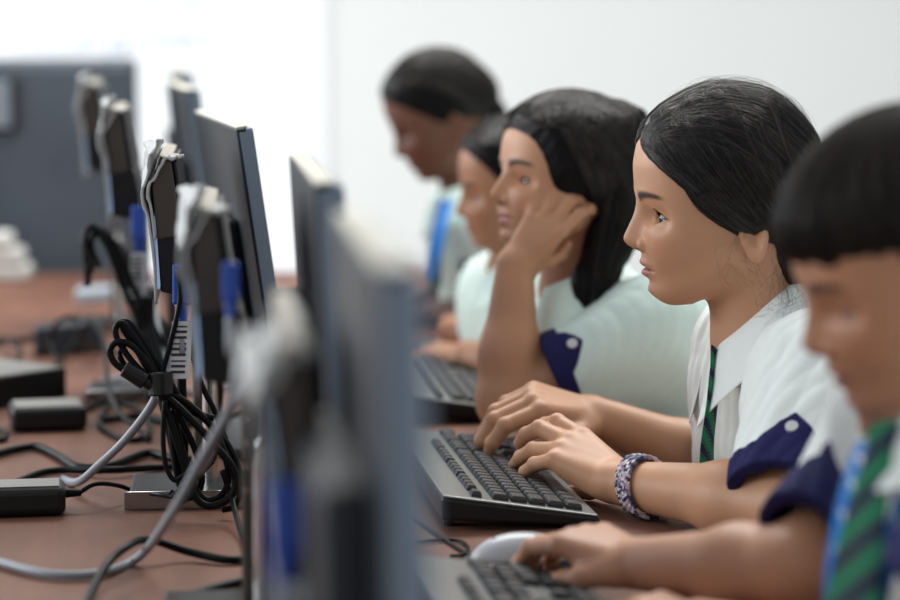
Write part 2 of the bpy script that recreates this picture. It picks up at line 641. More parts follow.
        trag = ell(q1, (9.5, 4.5, -8), (4.5, 3.6, 6.5))
        e = smin(smin(plate, rim, 3), lobe, 4)
        e = smin(e, anti, 3)
        e = smax(e, -conc, 3)
        e = smin(e, trag, 3)
        e = smin(e, cone(q1, (6, -6, 8), (6, -6, -16), 7, 6), 5)
        d[near] = smin(d[near], e, 4)
    return d


def head_tint(p, st, base, lip):
    x, y, z = p[:, 0], p[:, 1], p[:, 2]
    ay = np.abs(y)
    c = np.tile(np.array(base, float), (len(p), 1))
    front = ss(x, 45, 62)
    def mix(col, w):
        nonlocal c
        w = np.clip(w, 0, 1)[:, None]
        c = c * (1 - w) + np.array(col) * w
    base = np.array(base)
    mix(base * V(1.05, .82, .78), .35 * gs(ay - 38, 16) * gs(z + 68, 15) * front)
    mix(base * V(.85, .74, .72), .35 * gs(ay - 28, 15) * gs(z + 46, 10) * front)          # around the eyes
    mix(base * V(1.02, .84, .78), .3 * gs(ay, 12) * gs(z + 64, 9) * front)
    mz = -91.8 + 1.0 * gs(ay, 5) - .0035 * ay ** 2 + st.get('smile', 0) * .012 * ay ** 2
    top = mz + 8.0 * np.clip(1 - (ay / 22) ** 2, 0, 1) - 1.0 * gs(ay, 3)
    bot = mz - 9.8 * np.clip(1 - (ay / 21) ** 2, 0, 1)
    lipm = ss(z, bot - .8, bot + .8) * (1 - ss(z, top - .8, top + .8)) * (x > 60)
    mix(lip, .85 * lipm)
    if st.get('teeth'):
        mix((.75, .72, .68), gs(z - mz, 1.6) * np.exp(-(ay / 13) ** 6) * (x > 60) * .9)
    else:
        mix(np.array(lip) * .35, .8 * gs(z - mz, .9) * np.exp(-(ay / 20) ** 6) * (x > 60))
    # eyebrow
    t = (ay - 10) / 41
    bz = -21.5 + 5.5 * np.sin(np.clip(t, 0, 1) * 2.35) - 2.5 * np.clip(t, 0, 1)
    bw = 5.0 * (1 - .55 * np.clip(t, 0, 1))
    br = np.exp(-((z - bz) / bw) ** 4) * ss(t, -.05, .12) * (1 - ss(t, .85, 1.05)) * (x > 40)
    nz = .5 + .5 * np.sin(z * 5 + ay * 3.1) * np.sin(ay * 4.3 - z * 2)
    mix((.022, .016, .014), br * (.86 + .14 * nz) * st.get('brow', 1.0))
    # dark lash line on the lid edges
    r = np.stack([x, ay, z], 1) - EYE
    rad = np.sqrt((r * r).sum(1))
    el = np.degrees(np.arctan2(r[:, 2], np.maximum(r[:, 0] + 1.5, .01)))
    up, lo_ = st.get('lid', (20, -17))
    arch = 1 - (np.abs(r[:, 1] + .5) / 12.6) ** 2.2
    lash = (np.exp(-((el - up * arch - 2.5) / 5.0) ** 2) * .95 + np.exp(-((el - lo_ * arch + 3) / 4) ** 2) * .5) * (rad < 14.6) * (r[:, 0] > 0) * (arch > -.15)
    mix((.012, .009, .008), lash)
    mix(base * V(.5, .4, .38), .8 * (ell(np.stack([x, ay, z], 1), (94, 6.2, -75), (4.6, 2.8, 3)) < .6))
    return c


def frame(origin, fwd, up, scale=1.0):
    """matrix whose columns are the head / hand axes; returns (R, o, s) with world = o + s * R @ p"""
    f = np.array(fwd, float); f /= np.linalg.norm(f)
    u = np.array(up, float); u -= f * (u @ f); u /= np.linalg.norm(u)
    l = np.cross(u, f)
    return np.stack([f, l, u], 1), np.array(origin, float), scale


def toL(p, fr): R, o, s = fr; return (p - o) @ R / s
def toW(p, fr): R, o, s = fr; return o + s * (np.asarray(p, float) @ R.T)


FINGERS = [  # base along, across, radius, lengths
    (72, 22, 8.0, (38, 22, 18)), (74, 7, 8.2, (42, 25, 19)), (70, -8, 7.8, (39, 24, 18)), (62, -22, 7.0, (30, 18, 16))]


def hand_prims(wrist, fwd, normal, thumb, size, curls, thumb_pose, splay=(4, 1, -2, -6), flesh=1.0):
    """prims of a hand. normal: out of the back of the hand. thumb: +1 / -1 side. curls: per finger (a, b, c) degrees towards the palm.
    returns (palm prims, finger chains, nails)"""
    f = np.array(fwd, float); f /= np.linalg.norm(f)
    n = np.array(normal, float); n -= f * (n @ f); n /= np.linalg.norm(n)
    t = np.cross(n, f) * thumb            # towards the thumb
    k = .001 * size
    w = np.array(wrist, float)
    at = lambda a, b, c=0: w + k * (a * f + b * t + c * n)
    palm, fingers, nails = [], [], []
    for (a, b, r, ln) in FINGERS:
        palm.append((at(6, b * .45, 0), at(a, b, 0), 12.0 * k * flesh, (r + 2.2) * k * flesh))
    palm.append((at(14, 16, -7), at(48, 18, -7), 12 * k, 9 * k))
    palm.append((at(14, -12, -6), at(50, -18, -6), 11 * k, 9 * k))
    for i, ((a, b, r, ln), cu) in enumerate(zip(FINGERS, curls)):
        sp = math.radians(splay[i] if i < len(splay) else 0)
        d0 = f * math.cos(sp) + t * math.sin(sp)
        p = at(a, b, 0)
        chain = [(p, r * 1.08 * k)]
        ang = 0
        for L, c in zip(ln, cu):
            ang += math.radians(c)
            d = d0 * math.cos(ang) - n * math.sin(ang)
            p = p + d * L * k
            chain.append((p, None))
        rr = [r * 1.08, r * .98, r * .88, r * .68]
        chain = [(q[0], x * k * flesh) for q, x in zip(chain, rr)]
        fingers.append(chain)
        up_ = d0 * math.sin(ang) + n * math.cos(ang)
        nails.append((chain[3][0] + up_ * r * .55 * k - d * 1.5 * k, up_, d, r * .62 * k))
    # thumb: joint positions given in hand axes (along, across, up)
    tp = [at(*q) for q in thumb_pose]
    tr = [12 * k, 9.8 * k, 8.6 * k, 6.6 * k]
    fingers.append(list(zip(tp, tr)))
    d = tp[3] - tp[2]; d /= np.linalg.norm(d)
    up_ = t * .5 + n * .8; up_ = up_ - d * (up_ @ d); up_ /= np.linalg.norm(up_)
    nails.append((tp[3] + up_ * 4.6 * k, up_, d, 5.6 * k))
    return palm, fingers, nails


THUMB_RELAX = [(14, 16, -4), (40, 34, -14), (62, 40, -22), (82, 38, -28)]


def hand_field(F, palm, fingers):
    pts = np.array([q[0] for c in fingers for q in c] + [x for p in palm for x in p[:2]])
    lo, hi = pts.min(0) - .015, pts.max(0) + .015

    def fn(p):
        d = np.full(len(p), .3)
        for a, b, ra, rb in palm:
            d = smin(d, cone(p, a, b, ra, rb), .009)
        for i, ch in enumerate(fingers):
            c = np.full(len(p), .3)
            for (a, ra), (b, rb) in zip(ch[:-1], ch[1:]):
                c = smin(c, cone(p, a, b, ra, rb), .0022)
            # knuckle bumps
            for (a, ra) in ch[1:3]:
                c = smin(c, np.sqrt(((p - a) ** 2).sum(1)) - ra * 1.04, .002)
            d = smin(d, c, .004 if i < 4 else .008)
        return d
    F.add(fn, lo, hi, .010)


SKIN = skin_mat('skin')
EYE_WHITE = mat('eyeball', (.74, .70, .68), .08, spec=.6)
def iris_setup(m):
    b = m.node_tree.nodes['Principled BSDF']
    a = nd(m, 'ShaderNodeAttribute', attribute_name='tint')
    lk(m, a.outputs['Color'], b.inputs['Base Color'])
    b.inputs['Coat Weight'].default_value = .6
    b.inputs['Coat Roughness'].default_value = .03
iris_setup(EYE_WHITE)


def add_eyes(root, fr, gaze):
    for s in (1, -1):
        R, o, sc = fr
        g = np.array(gaze, float); g /= np.linalg.norm(g)
        u = np.array([0, 0, 1.]); u -= g * g[2]; u /= np.linalg.norm(u); l = np.cross(u, g)
        vs, fs, col = [], [], []
        nr, ns = 28, 40
        for i in range(nr + 1):
            th = math.pi * i / nr
            r = 12.15 + .9 * math.exp(-(th / .42) ** 4)
            for j in range(ns):
                ph = 2 * math.pi * j / ns
                q = EYE * V(1, s, 1) + r * (math.cos(th) * g + math.sin(th) * (math.cos(ph) * l + math.sin(ph) * u))
                vs.append(q)
                col.append((.006, .005, .005) if th < .19 else (.018, .009, .006) if th < .43 else (.010, .007, .006) if th < .49 else (.46, .44, .44))
        for i in range(nr):
            for j in range(ns):
                a, b = i * ns + j, i * ns + (j + 1) % ns
                fs.append((a, b, b + ns, a + ns))
        mesh_obj('eye', toW(np.array(vs), fr), fs, EYE_WHITE, root, True, True, np.array(col))


def polyline_below(px, pz, x, z):
    """signed height of (x,z) above a polyline given as x -> z"""
    return z - np.interp(x, px, pz)


def hair_strands(surface, roots, ctrls, ends, n=14, jitter=2.0, lift=(0.2, 2.2), r=.12, frizz=0.5, center=V(5, 0, -5)):
    """curves from roots over control points to ends, laid on a radial surface; all in head millimetres.
    surface(p) -> signed distance of the hair volume"""
    N = len(roots)
    t = np.linspace(0, 1, n)[None, :, None]
    a, c, b = roots[:, None], ctrls[:, None], ends[:, None]
    pth = (1 - t) ** 2 * a + 2 * t * (1 - t) * c + t ** 2 * b
    u = pth - center
    L = np.linalg.norm(u, axis=2, keepdims=True)
    u = (u / L).reshape(-1, 3)
    lo, hi = np.full(len(u), 20.0), np.full(len(u), 160.0)
    for _ in range(13):
        mid = (lo + hi) / 2
        ins = surface(center + u * mid[:, None]) < 0
        lo = np.where(ins, mid, lo); hi = np.where(ins, hi, mid)
    off = rng.uniform(*lift, size=(N, 1)) * np.ones((1, n))
    off += frizz * np.cumsum(rng.normal(0, 1, (N, n)), axis=1) / math.sqrt(n)
    out = (center + u * (hi[:, None] + off.reshape(-1, 1))).reshape(N, n, 3)
    rad = r * np.clip(np.minimum(t[..., 0] * 8 + .3, (1 - t[..., 0]) * 6 + .25), 0, 1) * np.ones((N, 1))
    return out, rad


def sweep_back(fr, hair, n, z0=34, x0=97, drop=12, r=.26, lift=(.1, 2.6), frizz=.7, m=14):
    # strands swept from the forehead hairline back over the crown and the sides
    s4 = rng.choice([1, 1, -1], n)
    f4 = rng.random(n) ** .8
    a = np.stack([x0 - drop * f4, s4 * (1 + 40 * f4), z0 - 6 + 8 * (1 - f4) + 5 * rng.random(n)], 1)
    h = rng.random(n)
    b = np.stack([30 - 30 * h, s4 * (20 + 80 * h), 150 - 95 * h], 1)
    c = np.stack([-84 + 20 * h, s4 * (6 + 40 * h), 5 - 78 * h + rng.normal(0, 6, n)], 1)
    return hair_strands(hair, a, b, c, m, lift=lift, r=r, frizz=frizz)


def hair_mat(name, c1, c2, scale=40, rough=.48):
    m = mat(name, c1, rough, spec=.1)
    vary(m, c1, c2, scale)
    return m


HAIR = hair_mat('black_hair', (.004, .0038, .0042), (.011, .010, .010))
HAIR_STRAND = mat('black_hair_strands', (.01, .01, .01), .34, spec=.38)
_a = nd(HAIR_STRAND, 'ShaderNodeAttribute', attribute_name='tint')
lk(HAIR_STRAND, _a.outputs['Color'], HAIR_STRAND.node_tree.nodes['Principled BSDF'].inputs['Base Color'])


def strand_obj(root, fr, paths, rad, base=(.004, .0038, .004), var=(.10, .082, .074), name='hair_strands', sides=3):
    n = len(paths)
    v, q = tubes(toW(paths.reshape(-1, 3), fr).reshape(paths.shape), rad * fr[2], sides)
    w = rng.random(n) ** 3
    c = np.array(base) + w[:, None] * np.array(var)
    return mesh_obj(name, v, q, HAIR_STRAND, root, True, True, np.repeat(c, paths.shape[1] * sides, 0))
# ------------------------------------------------------------------ assembling a person
def shade(c, f): return np.array(c) * f


SHIRT = mat('mint_white_shirt', S(240, 246, 242), .75, spec=.2)
SHIRT.node_tree.nodes['Principled BSDF'].inputs['Sheen Weight'].default_value = .15
bump(SHIRT, 30, .30, .006, detail=3)
SHIRT_MINT = mat('pale_mint_shirt', S(224, 244, 236), .75, spec=.2)
bump(SHIRT_MINT, 30, .30, .006, detail=3)
NAVY = mat('navy_cloth', S(36, 36, 84), .8, spec=.2)
bump(NAVY, 60, .25, .003)
NAVY_DARK = mat('navy_trousers', S(26, 28, 50), .85, spec=.2)
BUTTON = mat('pearl_button', S(205, 205, 205), .35)
LANYARD = mat('blue_lanyard', S(20, 120, 205), .5)
LANYARD_MARK = mat('white_lanyard_print', S(210, 230, 240), .5)
SHOE = mat('black_shoe', (.02, .02, .022), .4)


def tie_mat():
    m = mat('striped_tie', rough=.6, spec=.3)
    b = m.node_tree.nodes['Principled BSDF']
    a = nd(m, 'ShaderNodeAttribute', attribute_name='tint')
    lk(m, a.outputs['Color'], b.inputs['Base Color'])
    return m


TIE = tie_mat()
GREEN, NAVYC, LIGHTG = S(18, 120, 80), S(20, 22, 56), S(60, 150, 110)


def project_head(eye_px, D, theta, pitch, roll, scale):
    th, pi_, ro = map(math.radians, (theta, pitch, roll))
    f = -RT * math.cos(th) - FW * math.sin(th)
    up = np.array([0, 0, 1.])
    f2 = f * math.cos(pi_) + up * math.sin(pi_)
    u2 = up * math.cos(pi_) - f * math.sin(pi_)
    l = np.cross(u2, f2)
    u3 = u2 * math.cos(ro) + l * math.sin(ro)
    R, _, _ = frame((0, 0, 0), f2, u3)
    e = P(*eye_px, D)
    off = .001 * scale * (V(77, 29.5, -40) @ R.T)
    return R, e - off + FW * (off @ FW), .001 * scale


def tie_ribbon(name, pts, side, widths, parent, thick=.004, stripe=.028, phase=0.0, label=None):
    """a flat necktie blade along pts"""
    path = spline(pts, 70)
    n = len(path)
    w = np.interp(np.linspace(0, 1, n), np.linspace(0, 1, len(widths)), widths)
    side = np.asarray(side, float) / np.linalg.norm(side)
    t = np.gradient(path, axis=0); t /= np.linalg.norm(t, axis=1, keepdims=True)
    sd = side - (t @ side)[:, None] * t; sd /= np.linalg.norm(sd, axis=1, keepdims=True)
    nm = np.cross(t, sd)
    m = 64
    prof = []
    for j in range(m):
        a = 2 * math.pi * j / m
        x = math.cos(a); y = math.sin(a)
        prof.append((np.sign(x) * abs(x) ** .6, y * (1 - .35 * x * x)))
    prof = np.array(prof)
    vs = path[:, None] + prof[None, :, 0, None] * w[:, None, None] / 2 * sd[:, None] + prof[None, :, 1, None] * thick / 2 * nm[:, None]
    arc = np.concatenate([[0], np.cumsum(np.linalg.norm(np.diff(path, axis=0), axis=1))])
    ph = ((arc[:, None] + prof[None, :, 0] * w[:, None] * .5 * .8) / stripe + phase) % 1
    cols = np.zeros((n, m, 3))
    cols[:] = NAVYC
    cols[(ph < .40)] = GREEN
    cols[(ph > .46) & (ph < .50)] = LIGHTG
    cols[(ph > .90) & (ph < .94)] = LIGHTG
    q = []
    for i in range(n - 1):
        for j in range(m):
            q.append((i * m + j, i * m + (j + 1) % m, (i + 1) * m + (j + 1) % m, (i + 1) * m + j))
    q += [tuple(range(m))[::-1], tuple(range((n - 1) * m, n * m))]
    o = mesh_obj(name, vs.reshape(-1, 3), q, TIE, parent, True, True, cols.reshape(-1, 3))
    if label: o['label'] = label
    return o


def collar(parent, material, c, front, side, up, rf, rs, drop_fn, out_fn, gap=.12, rise=.0, thick=.0022, label=None, sub=1, st_pull=.1):
    """folded shirt collar: inner loop around the neck, outer loop lying on the shoulders.
    phi = 0 at the throat; drop_fn / out_fn give how far the leaf falls and spreads"""
    vs, fs = [], []
    nphi, nr = 72, 12
    front, side, up = [np.asarray(a, float) / np.linalg.norm(a) for a in (front, side, up)]
    for i in range(nphi + 1):
        ph = gap + (2 * math.pi - 2 * gap) * i / nphi
        rad = front * math.cos(ph) + side * math.sin(ph)
        base = np.asarray(c) + front * rf * math.cos(ph) + side * rs * math.sin(ph) + up * rise
        a = min(ph, 2 * math.pi - ph)
        dr, ou = drop_fn(a), out_fn(a)
        for j in range(nr + 1):
            t = j / nr
            # goes up a touch, rolls over, falls down and out
            h = .006 * math.sin(min(t * 5, math.pi)) - dr * (max(t - .08, 0) / .92) ** 1.15
            o_ = ou * (t ** .75)
            pull = front * (st_pull * dr * max(0, math.cos(ph)) ** 6) * t
            vs.append(base + rad * o_ + V(0, 0, 1) * h + pull)
    for i in range(nphi):
        for j in range(nr):
            k = i * (nr + 1) + j
            fs.append((k, k + 1, k + nr + 2, k + nr + 1))
    o = mesh_obj('collar', vs, fs, material, parent, True, True)
    md = o.modifiers.new('solid', 'SOLIDIFY'); md.thickness = thick; md.offset = 0
    md = o.modifiers.new('sub', 'SUBSURF'); md.levels = sub; md.render_levels = sub
    if label: o['label'] = label
    return o


def wrinkle(amp, freq, seed, stretch=(1, 1, .6)):
    r = np.random.default_rng(seed)
    K = [(r.normal(0, 1, 3) * np.array(stretch) * freq * f, r.uniform(0, 6.28), a) for f, a in ((1, 1), (1.3, .8), (2.1, .5), (2.9, .35), (4.2, .2))]
    def fn(p):
        d = np.zeros(len(p))
        for k, ph, a in K:
            s = np.sin(p @ k + ph)
            d += a * (1 - 1.6 * np.abs(s))
        return amp * d
    return fn


class Shirt(Field):
    post = None
    def ev(s, p):
        d = super().ev(p)
        if s.post is not None:
            near = np.abs(d) < .02
            d[near] += s.post(p[near])
        return d


def build_person(name, label, group, fr, st, skin, lip, J, hands, h, shirt_mat, wr_seed, sleeve, gaze=(1, .05, -.1), cat='person', r_arm=1.0, legs=True, torso_fn=None, torso_w=1.0):
    """J: neck, sl, sr (shoulders), el, er (elbows), wl, wr (wrists), pelvis. sleeve: {'l': (t0, t1..)}"""
    R, o, s = fr
    root = empty(name, (J['pelvis'][0], J['pelvis'][1], 0), label, cat, group)
    F = Field()
    F.add(lambda p: head_fn(toL(p, fr), st) * s, o - .165 * s * 1000, o + .165 * s * 1000, .0)
    nk0 = toW(V(-14, 0, -55), fr)
    F.cone(nk0, J['neck'], .046 * s * 1000 * J.get('neck_r', 1), .052 * s * 1000 * J.get('neck_r', 1), .02)
    m = (J['sl'] + J['sr']) / 2
    up0 = m - J['pelvis']; up0 /= np.linalg.norm(up0); fw0 = R[:, 0]
    F.cone(J['neck'], m - up0 * .04, .048, .055, .03)
    lat = (J['sl'] - J['sr']); lat /= np.linalg.norm(lat)
    for a, b, w, k in (('sl', 'el', 'wl', 'l'), ('sr', 'er', 'wr', 'r')):
        F.cone(m + (J[a] - m) * .5, J[a], .05, .045, .03)
        F.cone(J[a], J[b], .042 * r_arm, .033 * r_arm, .02)
        mid = J[b] + (J[w] - J[b]) * .35
        F.cone(J[b], mid, .034 * r_arm, .034 * r_arm, .02)
        F.cone(mid, J[w], .034 * r_arm, .0225 * r_arm, .02)
    F.cone(m - up0 * .09 - fw0 * .01, J['pelvis'] + (m - J['pelvis']) * .3, .062, .065, .05)
    nails = []
    for hd in hands:
        palm, fin, nl = hand_prims(**hd)
        hand_field(F, palm, fin)
        nails += nl
    v, q = F.mesh(h)
    pl = toL(v, fr)
    tint = np.tile(np.array(skin, float), (len(v), 1))
    hm = np.all(np.abs(pl) < 175, axis=1)
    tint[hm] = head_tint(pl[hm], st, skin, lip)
    for c, n, d, r in nails:
        w = np.linalg.norm((v - c) - ((v - c) @ n)[:, None] * n * .2, axis=1)
        mk = ((v - c) @ n > -r * .7)[:] * (1 - ss(w, r * .8, r * 1.1))
        tint = tint * (1 - .85 * mk[:, None]) + (np.array(skin) * V(1.15, 1.0, .98) * .95 + .10) * .85 * mk[:, None]
    nz = np.sin(v @ V(61, 43, 29)) * np.sin(v @ V(-37, 71, 53)) * .035
    tint = np.clip(tint * (1 + nz[:, None]), 0, 1)
    body = mesh_obj('body', v, q, SKIN, root, True, True, tint)
    add_eyes(root, fr, gaze)
    # shirt
    H = Shirt()
    up = m - J['pelvis']; up /= np.linalg.norm(up)
    fwd = np.cross(lat, up) * 1.0
    if fwd @ (R[:, 0]) < 0: fwd = -fwd
    Rt = np.stack([fwd, lat, up], 1)
    lp = np.linalg.norm(J['sl'] - J['sr']) / 2
    tw = torso_w
    H.ell(m - up * .09 + fwd * J.get('chest', .02), (.098 * tw, lp * 1.02, .175), Rt, k=.05)
    H.ell(m - up * .26 + fwd * .015, (.112 * tw, lp * .92, .20), Rt, k=.08)
    if legs: H.ell(J['pelvis'] + up * .04, (.11, .14, .13), Rt, k=.08)
    H.cone(J['sl'] - up * .055 - lat * .02, J['sr'] - up * .055 + lat * .02, .066, .066, .05)
    H.cone(J['neck'] - up * .02, J['sl'] + up * .004, .044, .050, .03)
    H.cone(J['neck'] - up * .02, J['sr'] + up * .004, .044, .050, .03)
    for side, a, b, w in (('l', 'sl', 'el', 'wl'), ('r', 'sr', 'er', 'wr')):
        t1, r0, r1 = sleeve[side][:3]
        end = J[a] + (J[b] - J[a]) * t1
        ax = (J[b] - J[a]) / np.linalg.norm(J[b] - J[a])
        start = J[a] + up * .0
        def slv(p, start=start, end=end, ax=ax, r0=r0, r1=r1):
            d = cone(p, start, end + ax * .05, r0, r1)
            return smax(d, (p - end) @ ax, .002)
        H.add(slv, np.minimum(start, end) - .09, np.maximum(start, end) + .09, .04)
    for side, a, b in (('l', 'sl', 'el'), ('r', 'sr', 'er')):
        t1, r0, r1 = sleeve[side][:3]
        end = J[a] + (J[b] - J[a]) * t1
        ax = (J[b] - J[a]) / np.linalg.norm(J[b] - J[a])
        H.cone(end - ax * .045, end + ax * .06, r1 - .006, r1 - .004, .004, op='s')
    H.cone(J['neck'] + (nk0 - J['neck']) * .22, nk0, .046 * s * 1000, .060 * s * 1000, .006, op='s')
    wf = wrinkle(st.get('wr', .0016), 26, wr_seed)
    H.post = wf
    hs = max(h * 1.35, .0024)
    v, q = H.mesh(hs)
    shirt = mesh_obj('shirt', v, q, shirt_mat, root, True, True)
    # cuffs
    for side, a, b in (('l', 'sl', 'el'), ('r', 'sr', 'er')):
        sv = sleeve[side]
        t1, r0, r1 = sv[:3]
        if len(sv) < 4: continue
        cw, tab, tabdir = sv[3], sv[4], np.array(sv[5], float)
        end = J[a] + (J[b] - J[a]) * t1
        ax = (J[b] - J[a]) / np.linalg.norm(J[b] - J[a])
        start = J[a]
        td = tabdir - ax * (tabdir @ ax); td /= np.linalg.norm(td)
        C = Shirt()
        def cf(p):
            d = H.ev(p) - .0018
            rel = p - end
            al = rel @ ax
            rd = rel - al[:, None] * ax
            rn = np.linalg.norm(rd, axis=1) + 1e-9
            cs = np.clip(rd @ td / rn, -1, 1)
            ang = np.arccos(cs)
            lim = cw + tab * np.clip(1 - ang / .5, 0, 1) ** .8
            d = smax(d, -al - lim, .001)
            d = smax(d, al - .014, .002)
            return smax(d, rn - r1 - .035, .001)
        C.add(cf, np.minimum(end - ax * .12, end) - .10, np.maximum(end - ax * .12, end) + .10, 0)
        lo = np.minimum(end - ax * (cw + tab + .01), end) - r1 - .02
        hi = np.maximum(end - ax * (cw + tab + .01), end) + r1 + .02
        v, q = nets(C.ev, lo, hi, max(h * 1.2, .0018) * DEV)
        if len(v) < 50: continue
        cuff = mesh_obj('sleeve_cuff', v, q, NAVY, root, True, True)
        cuff['label'] = 'navy cuff of the short sleeve'
        if tab > 0:
            bp = end - ax * (cw + tab * .45)
            tt = np.linspace(.02, .13, 500)           # out to the cloth
            dd = H.ev(bp + td * tt[:, None])
            t0 = tt[np.nonzero(dd < .0018)[0][-1]] if (dd < .0018).any() else r1
            mb = MB().cyl(bp + td * (t0 - .001), bp + td * (t0 + .002), .0062, n=24)
            mb.build('button', BUTTON, cuff, world=True)
    if legs:
        G = Field()
        hip = J['pelvis']
        for sgn in (1, -1):
            h0 = hip + lat * .075 * sgn
            ft = np.cross(lat, V(0, 0, 1)); ft /= np.linalg.norm(ft)
            if ft @ R[:, 0] < 0: ft = -ft
            knee = V(h0[0], h0[1], 0) + ft * .38 + V(0, 0, .47)
            ank = V(h0[0], h0[1], 0) + ft * .36 + V(0, 0, .09)
            G.cone(h0, knee, .085, .065, .05)
            G.cone(knee, ank, .062, .05, .03)
            sh = Field()
            sh.cone(ank + V(0, 0, -.045), ank + ft * .13 + V(0, 0, -.055), .042, .034, .02)
            sh.add(lambda p: .002 - p[:, 2], V(-9, -9, -9), V(9, 9, 9), .004, 'i')
            v, q = sh.mesh(.006)
            mesh_obj('shoe', v, q, SHOE, root, True, True)
        G.ell(hip, (.12, .15, .11), Rt, k=.05)
        v, q = G.mesh(.008)
        mesh_obj('trousers', v, q, NAVY_DARK, root, True, True)
    return root, F, H, dict(m=m, up=up, fwd=fwd, lat=lat)


def hair_cap(root, fr, st, region, thick, h, mat_, extra=None, name='hair', post=None, k=4):
    """hair volume over the head: head surface + thickness inside a region; extra(p) adds locks. returns head-space distance"""
    s2 = dict(st); s2['ears'] = False
    def hair(p):
        rg = region(p)
        d = head_fn(p, s2) - (thick(p) if callable(thick) else thick) * (.10 + .90 * ss(rg, -3, st.get('taper', 26)))
        if post is not None: d = d + post(p)
        d = smax(d, -rg, k)
        if extra is not None: d = extra(p, d)
        return d
    R, o, s = fr
    F = Field()
    F.add(lambda p: hair(toL(p, fr)) * s * .8, o - .4, o + .4, 0)
    ext = st.get('hair_box', ((-130, -110, -150), (130, 110, 125)))
    cr = toW(np.array([[x, y, z] for x in (ext[0][0], ext[1][0]) for y in (ext[0][1], ext[1][1]) for z in (ext[0][2], ext[1][2])]), fr)
    v, q = nets(F.ev, cr.min(0), cr.max(0), h * DEV)
    mesh_obj(name, v, q, mat_, root, True, True)
    return hair
